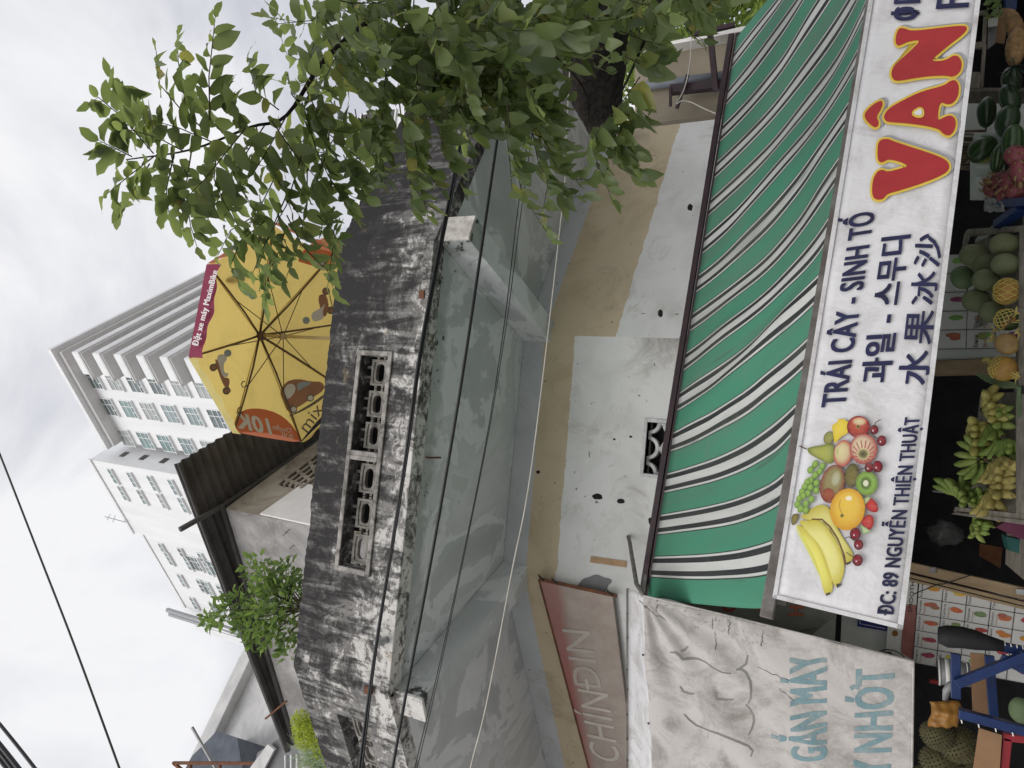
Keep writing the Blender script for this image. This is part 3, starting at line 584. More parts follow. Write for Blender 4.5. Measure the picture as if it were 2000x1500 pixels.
# ------------------------------------------------------------------ room on the roof behind the balcony
S0 = V((-1.34, 6.4, 0)); SZ = 9.2
shed = empty('rooftop_room', (-1.34, 6.4, 5.42), 'bare rendered rooftop room under a dark corrugated roof behind the balcony', 'building')
S1 = V((-5.4, 8.46, 0)); S2 = V((-.42, 7.95, 0))
def swall(a, b, mat, name='wall'):
    ax = (b-a).normalized(); n = ax.cross(V((0, 0, 1))); mb = MB(); mb.box(V((a.x, a.y, 5.43)), b-a, -n*.15, (0, 0, SZ-5.43)); return mb.build(name, mat, shed)
swall(S1, S0, M['shedwall']); sw = swall(S0+V((.004, 0, 0)), S2, M['shedside'])
nS = (S2-S0).normalized().cross(V((0, 0, 1)))
wf = lambda x, y: QV(x, y, S0, S2)
mb = MB(); mb.prism([wf(*p)+nS*.004 for p in ((509, 1006), (594, 946), (611, 950), (640, 1034))], nS*.02); mb.build('lime_panel', M['limewhite'], shed)
mb = MB(); mb.prism([wf(*p)+nS*.003 for p in ((545, 948), (588, 957), (640, 915), (640, 878))], nS*.004); mb.build('vent_shade_plate', M['dark'], shed)  # near-black plate painted in for the shade between the slats
for k in range(5):
    t = k/4; a = V((545, 948, 0)).lerp(V((588, 957, 0)), t); b = V((640, 876, 0)).lerp(V((640, 918, 0)), t)
    mb = MB(); A, B = wf(a.x, a.y), wf(b.x, b.y); mb.bar(A+nS*.02, B+nS*.02, .035, .035, nS); mb.build('vent_slat', M['shedside'], shed)
for k in range(4):
    t = (k+.5)/4; a = V((545, 948, 0)).lerp(V((640, 876, 0)), t); b = V((588, 957, 0)).lerp(V((640, 918, 0)), t)
    mb = MB(); mb.bar(wf(a.x, a.y)+nS*.018, wf(b.x, b.y)+nS*.018, .05, .03, nS); mb.build('vent_post', M['shedside'], shed)
RZ = SZ+.10; rA, rB, rC = QZ(345, 908, RZ), QZ(557, 1460, RZ), QZ(450, 845, RZ)
e1 = (rB-rA); L1 = e1.length*1.03; e1.normalize(); e2 = (rC-rA); e2 = (e2-e1*e2.dot(e1)).normalized(); L2 = 3.0
mb = MB(); Nw = 180
def rf(u, v):
    s = v*L2; sk = (rC-rA).dot(e1)/(rC-rA).dot(e2)
    return rA+e1*(u*L1+s*sk*(1-u))+e2*s+V((0, 0, .03+.022*math.sin(s*2*math.pi/.13+2)))
mb.grid(rf, 6, Nw); mb.build('roof', M['roofmetal'], shed, smooth=True).modifiers.new('thick', 'SOLIDIFY').thickness = .006
mb = MB(); mb.tube([QZ(352, 1034, SZ+.05), QZ(440, 985, SZ+.05), QZ(640, 850, SZ+.05)], .035, 8); mb.build('purlin', M['roofmetal'], shed, smooth=True)
mb = MB(); mb.tube([QZ(432, 985, SZ+.02), QZ(575, 1448, SZ+.02)], .04, 8); mb.build('purlin', M['roofmetal'], shed, smooth=True)
mb = MB(); mb.tube([rA+V((.02, .03, .0)), rB], .025, 8); mb.build('roof_edge', M['roofmetal'], shed, smooth=True)
mb = MB()
for (x, y, x2, y2) in ((565, 1034, 569, 1031), (573, 1065, 578, 1059), (570, 1085, 578, 1075), (560, 1040, 566, 1036)):
    a = QV(x, y, S1, S0); mb.tube([a, a+V((-.02, -.12, -.06))], .004, 4)
mb.build('rebar_stub', M['rust'], shed)
a = QV(593, 1362, S1, S0); mb = MB(); mb.bar(a+V((.03, -.3, .02)), QV(572, 1386, S1, S0)+V((0, -.45, .05)), .03, .02); mb.build('rusty_bracket', M['rust'], shed)

# ------------------------------------------------------------------ white tower behind
K = QZ(92, 683, 74.7); dl = rad(143.5); dr = rad(54.5)
TL_, TR_ = V((math.cos(dl), math.sin(dl), 0)), V((math.cos(dr), math.sin(dr), 0)); UP = V((0, 0, 1))
tower = empty('white_tower', (K.x, K.y, -.15), 'tall white apartment tower with stacked balconies behind the corrugated roof', 'building')
O = K+TL_*1.6+TR_*1.6; O.z = 0                      # wall corner, inside the balconies
ZT = K.z
mb = MB(); mb.box(O, TL_*10.4, TR_*24, (0, 0, ZT-.9)); mb.build('wall', M['tower'], tower)
mb = MB(); mb.box(K-UP*.55, TL_*11.9, TR_*26, (0, 0, .55)); mb.build('roof_slab', M['tower'], tower)
mb = MB(); mb.box(K+TL_*.5+TR_*.5-UP*1.15, TL_*11.2, TR_*25, (0, 0, .58)); mb.build('roof_soffit', M['towergrey'], tower)
FH = 3.23
def on_left(x, y): return QP(x, y, O, TR_)
def st(p): return (p-O).dot(TL_), p.z
def wmesh(w_, h_, ax, n, cols, mull=.07):
    """window frame with mullions and its panes as two meshes, origin at the lower corner"""
    fm, pm = MB(), MB()
    fm.box(-ax*.06-UP*.06, ax*(w_+.12), n*.10, UP*.08); fm.box(-ax*.06+UP*(h_-.02), ax*(w_+.12), n*.10, UP*.08)
    fm.box(-ax*.06+UP*.02, ax*.08, n*.10, UP*(h_-.04)); fm.box(ax*(w_-.02)+UP*.02, ax*.08, n*.10, UP*(h_-.04))
    for (x0, z0, x1, z1) in cols: fm.box(ax*(x0*w_)+UP*(z0*h_), ax*max(mull, (x1-x0)*w_), n*.09, UP*max(mull, (z1-z0)*h_))
    pm.box(n*.02, ax*w_, n*.02, UP*h_)
    fm.box(ax*-.1-UP*.14, ax*(w_+.2), n*.22, UP*.07)
    return fm.mesh('window', M['frame']), pm.mesh('pane', M['glass'])
nL = -TR_
BIG = [(.0, .27, 1, .27), (.33, .27, .33, 1), (.33, .62, 1, .62), (.66, 0, .66, .27), (0, .62, .33, .62), (.33, 0, .33, .27)]
wf_, wp_ = wmesh(2.0, 1.95, TL_, nL, BIG)
cols = [st(on_left(163, 724)), st(on_left(192, 778)), st(on_left(223, 839))]
GV = [simple('tower_glass_dark', (.17, .215, .225), (.11, .14, .15), .2, .5, 0, 1, 0, .5), simple('tower_curtain', (.42, .45, .44), (.33, .37, .37), .4, .5, 0), simple('tower_glass_green', (.24, .36, .35), (.16, .24, .25), .2, .4, 0, 1, 0, .5)]
PV = {}
def put_window(fm, pm, P, parent):
    if pm.name not in PV:
        PV[pm.name] = [pm]*3
        for g_ in GV: c_ = pm.copy(); c_.materials[0] = g_; PV[pm.name].append(c_)
    pm = RND.choice(PV[pm.name])
    f = inst('window', fm, Matrix.Translation(P), parent); ORG[f.name] = P
    g = bpy.data.objects.new('pane', pm); COL.objects.link(g); g.parent = f; return f
for ci, (s, z) in enumerate(cols):
    for r in range(9):
        put_window(wf_, wp_, O+TL_*s+UP*(cols[1][1]-1.98-r*FH)+nL*.0, tower)
# balconies: a slab, a parapet and a return on every floor
for r in range(10):
    zb = ZT-4.3-r*FH
    b0 = K+TL_*.35+TR_*.35; b0.z = zb
    mb = MB(); mb.box(b0-UP*.0, TL_*3.0, TR_*1.25, UP*.16); mb.box(b0+TR_*1.25, TL_*1.3, TR_*22, UP*.16); mb.build('balcony_floor', M['towergrey'], tower)
    mb = MB(); mb.box(b0+UP*.16-TL_*.02, TL_*.12, TR_*23, UP*.95); mb.build('balcony_parapet', M['tower'], tower)
    mb = MB(); mb.box(b0+TL_*.11-TR_*.02+UP*.16, TL_*2.3, TR_*.12, UP*.95); mb.build('balcony_parapet', M['tower'], tower)
    mb = MB(); mb.box(b0-UP*.12+TL_*.1+TR_*.1, TL_*2.6, TR_*.1, UP*.12); mb.box(b0-UP*.12+TL_*.1+TR_*.2, TL_*.1, TR_*22, UP*.12); mb.build('drip_edge', M['tower'], tower)
wf3, wp3 = wmesh(2.6, 2.0, TR_, -TL_, [(.33, 0, .33, 1), (.66, 0, .66, 1), (0, .6, 1, .6)])
for r in range(8):
    for s in (2.2, 6.4, 10.6, 14.8):
        put_window(wf3, wp3, O+TR_*s+UP*(ZT-4.9-r*FH)-TL_*.01, tower)
# second, projecting wing and the lower third wing
pw = K+TL_*0.2; P2 = V((O.x, O.y, 0))-TR_*2.4
def on_2(x, y): return QP(x, y, P2, TR_)
c2 = on_2(172, 900); e2_ = on_2(250, 1043); s20, s21 = (c2-P2).dot(TL_), (e2_-P2).dot(TL_)
wing = empty('white_wing', (P2.x+TL_.x*s20, P2.y+TL_.y*s20, -.15), 'plain white lower wing with small windows projecting left of the balconied tower', 'building')
mb = MB(); mb.box(P2+TL_*s20, TL_*(s21-s20), TR_*14, UP*c2.z); mb.build('wall', M['tower'], wing)
mb = MB(); mb.box(P2+TL_*(s20-.15)-TR_*.15+UP*(c2.z-.3), TL_*(s21-s20+.3), TR_*.14, UP*.4); mb.build('cornice', M['tower'], wing)
c3 = on_2(271, 1046); e3 = on_2(345, 1190); e4 = on_2(364, 1250); s31, s41 = (e3-P2).dot(TL_), (e4-P2).dot(TL_)
mb = MB(); mb.box(P2+TL_*(s21+.01)+TR_*.02, TL_*(s31-s21), TR_*12, UP*c3.z); mb.build('wall', M['tower'], wing)
mb = MB(); mb.box(P2+TL_*(s31+.01)+TR_*.9, TL_*(s41-s31), TR_*9, UP*(e4.z)); mb.build('wall', M['tower'], wing)
mb = MB(); mb.box(P2+TL_*(s21+.02)-TR_*.1+UP*(c3.z-.25), TL_*(s31-s21), TR_*.1, UP*.3); mb.build('cornice', M['tower'], wing)
sw_, sp_ = wmesh(1.9, .75, TL_, nL, [(.33, 0, .33, 1), (.66, 0, .66, 1)]); tw_, tp_ = wmesh(1.2, .7, TL_, nL, [(.5, 0, .5, 1)])
def col_px(px, fm, pm, n, dz):
    p = on_2(*px); s, z = (p-P2).dot(TL_), p.z
    for r in range(n): put_window(fm, pm, P2+TL_*s+UP*(z-dz-r*FH), wing)
col_px((205, 917), sw_, sp_, 6, .85); col_px((224, 951), sw_, sp_, 6, .85)
col_px((303, 1065), tw_, tp_, 5, .7); col_px((313, 1082), sw_, sp_, 5, .85); col_px((356, 1089), wf_, wp_, 4, 2.0); col_px((338, 1126), sw_, sp_, 5, .85); col_px((376, 1137), wf_, wp_, 4, 2.0); col_px((362, 1172), sw_, sp_, 4, .8); col_px((400, 1183), wf_, wp_, 3, 2.0)
# small openings on the wing's flank
for r in range(6):
    q = P2+TL_*(s20-.02)+TR_*1.2; q.z = on_2(203, 903).z-1.2-r*FH
    mb = MB(); mb.box(q, TR_*.8, -TL_*.05, UP*.7); mb.build('small_window', M['glassdark'], wing)
mb = MB(); d0 = on_2(345, 1192)-TR_*.3
for k in range(2): mb.tube([V((d0.x, d0.y, d0.z+1.3))+TL_*(.7*k), V((d0.x, d0.y, d0.z-16))+TL_*(.7*k)], .28, 10)
mb.build('exhaust_duct', M['galv'], wing, smooth=True)
mb = MB(); mb.tube([on_2(246, 1020), on_2(205, 1009)], .05, 5); mb.tube([on_2(215, 1005), on_2(209, 1016)], .04, 5); mb.tube([on_2(225, 1007), on_2(220, 1020)], .04, 5); mb.build('aerial', M['galv'], wing)

# ------------------------------------------------------------------ pale building low on the left
a, b = QZ(481, 1288, 17), QZ(384, 1490, 17); a.z = b.z = 0; dW = (b-a).normalized(); nW = dW.cross(UP); nW = nW if nW.y < 0 else -nW
pb = empty('pale_building', (a.x, a.y, -.15), 'blank pale rendered building with a ledge beyond the far end of the corrugated roof', 'building')
mb = MB(); mb.box(a-dW*3, dW*9, -nW*6, UP*16.6); mb.build('wall', M['pale'], pb)
mb = MB(); mb.box(a-dW*3+nW*.3+UP*16.6, dW*9, -nW*6.5, UP*.4); mb.build('ledge', M['pale'], pb, bevel=.03)
wq = lambda x, y: QP(x, y, a, nW)
mb = MB(); q = [wq(481, 1446), wq(436, 1492), wq(400, 1560), wq(540, 1560), wq(520, 1459)]; mb.prism([p+nW*.02 for p in q], nW*1.1); mb.build('projecting_bay', M['bluewall'], pb)
mb = MB(); mb.tube([QZ(375, 1420, 15.2), QZ(425, 1508, 14.6)], .035, 6); mb.build('pole', M['galv'], pb)
fr_ = empty('rusty_frame', QZ(350, 1490, 13), 'rusty steel bar frame at the far left in front of the pale building', 'frame')
for (x0, y0, x1, y1) in ((338, 1490, 505, 1491), (340, 1491, 375, 1520), (372, 1493, 372, 1530), (430, 1492, 425, 1530)):
    mb = MB(); mb.bar(QY(x0, y0, 10.2), QY(x1, y1, 10.2), .05, .05); mb.build('bar', M['rust'], fr_)
nb = empty('grey_lean_to', QY(560, 1470, 7.2), 'broken grey lean-to with a shiny metal sheet at the lower left beside the lime plant', 'building')
mb = MB(); mb.prism([QY(x, y, 8.9) for x, y in ((503, 1470), (548, 1440), (592, 1440), (640, 1560), (480, 1560))], (0, .3, 0)); mb.build('wall', M['midgrey'], nb)
mb = MB(); mb.prism([QY(x, y, 8.85) for x, y in ((494, 1496), (527, 1452), (540, 1462), (520, 1500), (510, 1545), (478, 1530))], (0, -.05, 0)); mb.build('broken_ledge', M['pale'], nb)
mb = MB()
def lf(u, v):
    p = QY(556+u*48, 1474+v*44, 8.6); return p+V((0, -.03*math.sin(u*26), 0))
mb.grid(lf, 24, 2); mb.build('metal_sheet', M['galv'], nb, smooth=True)

# distant white block glimpsed through the leaves on the right
a = QY(740, 330, 45); db = empty('distant_block', (a.x, a.y, -.15), 'distant white block of flats glimpsed between the leaves on the right', 'building')
mb = MB(); p = QY(700, 400, 45); q = QY(700, 225, 45); mb.box((p.x, 45, 0), (q.x-p.x, 0, 0), (0, 12, 0), (0, 0, QY(705, 320, 45).z)); mb.build('wall', M['tower'], db)
for (x, y) in ((735, 268), (735, 290), (742, 318), (770, 262), (770, 300)):
    p = QY(x, y, 44.95); f = MB().box(p, (2.2, 0, 0), (0, -.1, 0), (0, 0, 1.9)).build('window', M['frame'], db); g = MB().box(p+V((.15, -.11, .15)), (1.9, 0, 0), (0, -.03, 0), (0, 0, 1.6)).build('pane', M['glassdark'], f)

# neighbour's low beige panel at the right
NB = empty('beige_neighbour_wall', QV(1340, 180, WR, WRR), 'beige flat end of the neighbouring house with a grey pipe right of the cream wall', 'building')
nv = lambda x, y: QY(x, y, 8.6)
mb = MB(); mb.prism([nv(*p) for p in ((1240, 116), (1240, 245), (1520, 210), (1520, 60))], (0, .15, 0)); mb.build('wall', M['beige'], NB)
mb = MB(); mb.prism([nv(*p)-V((0, .2, 0)) for p in ((1262, 108), (1258, 114), (1520, 66), (1520, 56))], (0, .5, 0)); mb.build('roof_edge', M['limewhite'], NB)
mb = MB(); mb.tube([nv(1246, 177)-V((0, .09, 0)), nv(1450, 150)-V((0, .09, 0))], .055, 12); mb.build('pipe', M['pipe'], NB, smooth=True)
mb = MB(); mb.bar(nv(1320, 194)-V((0, .25, 0)), nv(1440, 182)-V((0, .25, 0)), .10, .10); mb.bar(nv(1322, 192)-V((0, .3, 0)), nv(1322, 228)-V((0, .3, 0)), .03, .03); mb.bar(nv(1357, 172)-V((0, .35, 0)), nv(1336, 236)-V((0, .35, 0)), .035, .035); mb.bar(nv(1400, 90)-V((0, .4, 0)), nv(1412, 205)-V((0, .4, 0)), .10, .06); mb.bar(nv(1375, 108)-V((0, .5, 0)), nv(1450, 92)-V((0, .5, 0)), .05, .05); mb.build('steel_bracket', M['rail'], NB)

# ================================================================== BANNER OVER THE SHOP FRONT
g0, g1, g2 = QY(1508, 1168, 3.7), QY(1763, 1230, 3.7), QY(1697, 0, 4.35)
NSG = (g2-g0).cross(g1-g0).normalized(); NSG = NSG if NSG.y < 0 else -NSG
sg = lambda x, y: QP(x, y, g0, NSG)
ban = empty('shop_banner', sg(1700, 600), 'long dirty white cloth banner with red and navy lettering hung below the striped awning', 'banner')
c00, c10, c01, c11 = sg(1509, 1168), sg(1741, -270), sg(1763, 1230), sg(1947, -270)
mb = MB()
def cloth(u, v):
    a = c00.lerp(c10, u); b = c01.lerp(c11, u); p = a.lerp(b, v)
    return p+NSG*(.0035*noise.noise(V((u*9, v*2, .3)))+.006*v*v*math.sin(u*30))
mb.grid(cloth, 60, 8); o = mb.build('cloth', M['sign'], ban, smooth=True); o.modifiers.new('thick', 'SOLIDIFY').thickness = .003
def band(name, px, mat, off, par, pl=sg, n=NSG, th=.0):
    P = [pl(*p)+n*off for p in px]
    mb = MB(); mb.add(P, [tuple(range(len(P)))]); return mb.build(name, mat, par)
for nm, pts in (('hem', [(1752, 1227), (1763, 1230), (1915, 0), (1947, -270), (1936, -270), (1905, 0)]), ('hem', [(1509, 1168), (1517, 1170), (1706, 0), (1750, -270), (1741, -270), (1697, 0)]), ('hem', [(1509, 1168), (1763, 1230), (1764, 1221), (1510, 1160)])):
    mb = MB(); k = len(pts)//2
    P = [sg(*p)+NSG*.012 for p in pts]
    if len(pts) == 6: mb.add(P, [(0, 1, 2, 5), (5, 2, 3, 4)])
    else: mb.add(P, [(0, 1, 2, 3)])
    mb.build(nm, M['hem'], ban)
ZO = .014
letter('TRÁI CÂY - SINH TỐ', sg, (1650, 795), (1708, 414), (1602, 796), M['navy'], ban, bold=.022, off=ZO, nrm=NSG)
letter('과일 - 스무디', sg, (1737, 748), (1778, 460), (1680, 748), M['navy'], ban, cap=None, bold=.026, off=ZO, nrm=NSG)
for ch, a in (('水', ((1811, 754), (1819, 686), (1752, 752))), ('果', ((1819, 675), (1826, 608), (1765, 672))), ('冰', ((1827, 598), (1833, 532), (1776, 596))), ('沙', ((1835, 526), (1840, 460), (1784, 522)))):
    letter(ch, sg, *a, M['navy'], ban, cap=None, bold=.016, off=ZO, nrm=NSG)
letter('ĐC: 89 NGUYỄN THIỆN THUẬT', sg, (1744, 1203), (1796, 815), (1713, 1200), M['navy'], ban, bold=.024, off=ZO, nrm=NSG)
letter('ФРУКТЫ', sg, (1792, 43), (1812, -120), (1742, 43), M['navy'], ban, bold=.028, off=ZO, nrm=NSG)
letter('FRUITS', sg, (1890, 18), (1916, -165), (1824, 20), M['navy'], ban, bold=.022, off=ZO, nrm=NSG)
N_ = [(858, 395), (880, 408), (1000, 385), (1115, 378), (1150, 388), (1185, 365), (1195, 320), (1180, 288), (1155, 282), (1120, 305), (1080, 312), (1040, 308), (1120, 240), (1200, 180), (1222, 150), (1205, 136), (1080, 150), (950, 165), (915, 150), (888, 150), (875, 185), (872, 220), (885, 236), (910, 225), (940, 212), (1000, 205), (940, 265), (880, 318), (858, 345), (852, 372)]
A_ = [(822, 598), (840, 606), (940, 612), (1080, 635), (1105, 665), (1135, 674), (1160, 645), (1165, 595), (1140, 572), (1105, 585), (1084, 598), (1075, 588), (1082, 525), (1098, 508), (1118, 520), (1150, 517), (1175, 482), (1180, 432), (1165, 403), (1140, 405), (1110, 430), (1000, 457), (900, 505), (840, 540), (815, 575)]
H_ = [(714, 578), (745, 535), (798, 500), (810, 512), (800, 545), (776, 580), (790, 605), (785, 630), (762, 630)]
V_ = [(762, 972), (785, 985), (812, 980), (830, 955), (870, 945), (1000, 905), (1110, 860), (1135, 830), (1125, 795), (1060, 765), (920, 720), (860, 700), (835, 688), (800, 692), (786, 715), (785, 780), (795, 802), (815, 800), (835, 785), (900, 800), (938, 822), (880, 838), (830, 850), (810, 838), (785, 845), (765, 880), (758, 930)]
def zz(p): return (1400+p[0]/2.5, p[1]/2.5)
def outline(pts, off, mat, d, sh=(0, 0), label=None):
    P = [zz((x+sh[0], y+sh[1])) for x, y in grow(chaikin(pts, 2), d)]
    mb = MB(); mb.add([sg(*p)+NSG*off for p in P], [tuple(range(len(P)))]); mb.build('lettering', mat, ban, label=label)
for pts in (N_, A_, H_, V_):
    outline(pts, .0135, M['shadow'], 11, (16, -11))
for pts in (N_, A_, H_, V_): outline(pts, .0165, M['yellow'], 12)
for pts in (N_, A_, H_, V_): outline(pts, .0195, M['red'], 1)
tri = [(945, 570), (1000, 533), (1007, 586)]
outline(tri, .0225, M['yellow'], 8); outline(tri, .025, M['patch'], -3)

# the printed fruit picture, one flat sheet of coloured shapes
def pz(p): return (1520+p[0]/3.947, 800+p[1]/3.947)
pic = MB(); pic.col = []; ZL = [.0136]
def shape(pts, c1, c2, ctr=None, soft=True):
    """flat shape fading from c1 (at ctr) to c2 (rim)"""
    ZL[0] += .00022
    cx = sum(p[0] for p in pts)/len(pts); cy = sum(p[1] for p in pts)/len(pts); c = ctr or (cx, cy); n = len(pts)
    ring = [(c[0]+(p[0]-c[0])*.6, c[1]+(p[1]-c[1])*.6) for p in pts]
    P = [c]+ring+list(pts); o = len(pic.v)
    cm = tuple(c1[i]*.75+c2[i]*.25 for i in range(3))
    pic.v += [sg(*pz(p))+NSG*ZL[0] for p in P]; pic.col += [c1]+[cm]*n+[c2]*n
    for i in range(n):
        j = (i+1) % n; pic.f += [(o, o+1+i, o+1+j), (o+1+i, o+1+n+i, o+1+n+j, o+1+j)]
def ellp(cx, cy, rx, ry, c1, c2, rot=0, ctr=None, n=22):
    r = rad(rot); pts = []
    for i in range(n):
        a = 2*math.pi*i/n; x, y = rx*math.cos(a), ry*math.sin(a); pts.append((cx+x*math.cos(r)-y*math.sin(r), cy+x*math.sin(r)+y*math.cos(r)))
    shape(pts, c1, c2, ctr)
def strk(p, w_, c):
    L, R2 = [], []
    for i in range(len(p)):
        a, b = p[max(0, i-1)], p[min(len(p)-1, i+1)]; d = math.hypot(b[0]-a[0], b[1]-a[1]) or 1; nx, ny = -(b[1]-a[1])/d*w_, (b[0]-a[0])/d*w_
        L.append((p[i][0]+nx, p[i][1]+ny)); R2.append((p[i][0]-nx, p[i][1]-ny))
    ZL[0] += .0002; o = len(pic.v); pic.v += [sg(*pz(q))+NSG*ZL[0] for q in L+R2]; pic.col += [c]*(2*len(p)); n = len(p)
    for i in range(n-1): pic.f.append((o+i, o+i+1, o+n+i+1, o+n+i))
YB, YD = (.78, .72, .16), (.55, .47, .06)
ch = lambda pts, k=2: chaikin(pts, k)
shape(ch([(160, 830), (250, 770), (330, 728), (400, 760), (430, 860), (480, 960), (560, 1080), (585, 1130), (550, 1190), (520, 1180), (470, 1010), (400, 890), (300, 845), (230, 855)]), (.74, .70, .25), (.50, .43, .06))
shape(ch([(130, 890), (150, 960), (220, 1080), (290, 1230), (340, 1330), (330, 1230), (300, 1080), (240, 980), (160, 900)]), (.68, .68, .12), (.66, .68, .35))
shape(ch([(135, 880), (180, 900), (260, 960), (320, 1050), (380, 1200), (430, 1370), (400, 1425), (365, 1435), (345, 1380), (320, 1270), (260, 1110), (200, 1000)]), (.82, .78, .18), YD)
shape(ch([(150, 855), (230, 860), (300, 850), (370, 900), (440, 1000), (500, 1130), (515, 1240), (480, 1340), (450, 1375), (420, 1340), (400, 1270), (350, 1120), (290, 1010), (210, 930)]), (.84, .80, .30), YD)
strk([(260, 848), (340, 850), (400, 905), (460, 1000), (510, 1130), (520, 1200)], 6, (.16, .08, .03))
shape(ch([(105, 815), (150, 800), (165, 825), (130, 895), (100, 890)], 1), (.25, .21, .05), (.1, .08, .03)); shape([(447, 1345), (480, 1340), (487, 1355), (455, 1378)], (.05, .05, .04), (.06, .06, .05)); shape([(365, 1420), (400, 1408), (404, 1424), (372, 1437)], (.05, .05, .04), (.06, .06, .05)); shape([(525, 1185), (555, 1170), (560, 1182), (532, 1200)], (.05, .04, .03), (.06, .05, .03))
GR, GD = (.30, .48, .10), (.10, .20, .03)
for (x, y) in ((285, 425), (340, 440), (250, 470), (320, 480), (285, 510), (250, 550), (225, 565), (295, 570), (205, 600), (250, 605), (185, 640), (230, 650), (295, 628), (165, 690), (195, 670), (258, 695), (150, 735), (215, 730), (175, 770), (215, 780)): ellp(x, y, 24, 30, GR, GD, 20, (x-7, y-8), 12)
shape(ch([(222, 318), (240, 295), (320, 285), (410, 265), (440, 300), (435, 400), (400, 432), (330, 395), (250, 355)]), (.42, .44, .10), (.16, .19, .04)); strk([(165, 285), (195, 300), (225, 312)], 5, (.10, .06, .04))
ellp(390, 225, 38, 52, (.34, .34, .10), (.16, .16, .05), 20); shape([(415, 130), (455, 105), (465, 80), (510, 80), (540, 105), (535, 190), (490, 215), (435, 270), (425, 200)], (.80, .62, .08), (.66, .50, .03))
ellp(618, 140, 88, 84, (.50, .10, .06), (.22, .015, .02), 0, (600, 110)); ellp(625, 100, 60, 35, (.70, .60, .35), (.45, .06, .05)); ellp(616, 140, 16, 16, (.1, .06, .02), (.45, .3, .1))
ellp(500, 345, 72, 104, (.70, .66, .36), (.42, .05, .05), 10, (480, 320)); ellp(455, 330, 16, 40, (.5, .45, .2), (.66, .6, .35))
ellp(658, 310, 106, 118, (.72, .62, .42), (.36, .05, .05), 0, (625, 280)); ellp(655, 350, 46, 44, (.07, .06, .03), (.62, .54, .26))
for k in range(14):
    a = k*.45; strk([(655+48*math.cos(a), 350+46*math.sin(a)), (655+85*math.cos(a), 330+85*math.sin(a))], 3, (.48, .08, .07))
ellp(418, 580, 92, 150, (.30, .30, .12), (.22, .035, .03), 14, (440, 510)); ellp(445, 540, 40, 70, (.46, .46, .30), (.26, .22, .08), 14); ellp(390, 660, 45, 50, (.34, .10, .05), (.24, .05, .03))
ellp(568, 515, 56, 95, (.20, .17, .05), (.08, .07, .03), 8)
ellp(682, 575, 84, 94, (.30, .50, .10), (.16, .26, .05)); ellp(675, 575, 54, 62, (.06, .09, .03), (.26, .44, .09)); ellp(675, 575, 22, 26, (.75, .75, .62), (.5, .58, .3))
ellp(535, 775, 134, 162, (.80, .55, .08), (.62, .30, .02), 10, (530, 720)); ellp(545, 690, 30, 22, (.9, .85, .7), (.8, .55, .1)); ellp(493, 823, 15, 15, (.05, .06, .02), (.5, .36, .05)); strk([(490, 805), (470, 750), (480, 700)], 3, (.55, .3, .03))
shape(ch([(680, 690), (730, 690), (770, 750), (770, 795), (720, 800), (670, 760)]), (.55, .06, .05), (.30, .015, .02)); shape([(662, 690), (700, 672), (712, 690), (690, 720), (668, 740)], (.5, .55, .3), (.16, .24, .06))
shape(ch([(690, 808), (735, 830), (735, 900), (700, 940), (640, 890), (640, 860)]), (.55, .06, .05), (.30, .015, .02)); shape([(632, 895), (668, 910), (718, 945), (680, 960), (655, 968)], (.5, .6, .35), (.2, .3, .1))
for (x, y, r) in ((740, 165, 32), (797, 250, 36), (765, 448, 40), (700, 455, 34), (620, 1045, 36), (612, 1165, 40), (595, 965, 42)): ellp(x, y, r, r*1.15, (.26, .02, .03), (.06, .006, .012), 0, (x-8, y-10)); ellp(x-10, y+8, 7, 9, (.8, .7, .7), (.3, .04, .05))
for p in ([(735, 150), (750, 110), (790, 88)], [(690, 180), (730, 205), (765, 235)], [(600, 478), (650, 465), (690, 450)], [(510, 1000), (545, 985), (600, 1025)], [(525, 1105), (555, 1125), (590, 1145)]): strk(p, 3.5, (.08, .05, .03))
po = pic.build('fruit_picture', M['print'], ban, label='printed picture of bananas, grapes, apples, mango, kiwi and an orange')

# ------------------------------------------------------------------ striped awning
awn = empty('striped_awning', QY(1400, 600, 5.3), 'green and white striped cloth awning stretched over the fruit shop', 'awning')
A0, A1 = QY(1264, 1166, 6.12), QY(1438, 75, 6.6); LA = (A1-A0).length; dA = (A1-A0).normalized()
f0, f1 = QY(1500, 1191, 3.73), QY(1704, 0, 4.38); dB = (f1-f0).normalized()
B0 = f0+V((0, .03, .015)); NV = 24; NU = 150
def aw(u, v):
    s = u*LA; p = (A0+dA*s).lerp(B0+dB*s, v)
    sag = 4*v*(1-v)*(.11+.03*math.sin(s*2.1+.6))
    wr = .034*math.sin(s*4.2+2.2*v)*v*(1-v)*3+.035*noise.noise(V((s*2.2, v*3, 1.7)))*min(1, 4*v*(1-v))+.03*math.exp(-((s-1.45-v*.35)/.10)**2)*min(1, 6*v*(1-v))-.02*math.exp(-((s-1.65-v*.35)/.08)**2)*min(1, 6*v*(1-v))+.010*noise.noise(V((s*7, v*4, 5)))*min(1, 4*v*(1-v))
    e = .05*math.exp(-s/.18)*4*v*(1-v)
    return p-V((0, 0, sag+e))+V((0, 0, wr))
mb = MB(); mb.grid(aw, NU, NV); mb.uv = [(u*LA+.012, v) for u, v in mb.uv]
mb.build('cloth', M['awning'], awn, smooth=True).modifiers.new('thick', 'SOLIDIFY').thickness = .002
mb = MB(); mb.bar(A0-dA*.06+V((0, .02, -.01)), A1+dA*.05+V((0, .02, -.012)), .06, .05); mb.build('wall_rail', M['rail'], awn, bevel=.004)
mb = MB(); mb.bar(A0-dA*.02+V((0, .0, .045)), A1+dA*.05+V((0, .0, .05)), .045, .05); mb.build('wall_rail', M['rail'], awn, bevel=.004)
mb = MB(); mb.bar(f0-dB*.04, f1+dB*1.4, .05, .062); mb.build('front_bar', M['steel'], awn, bevel=.006)
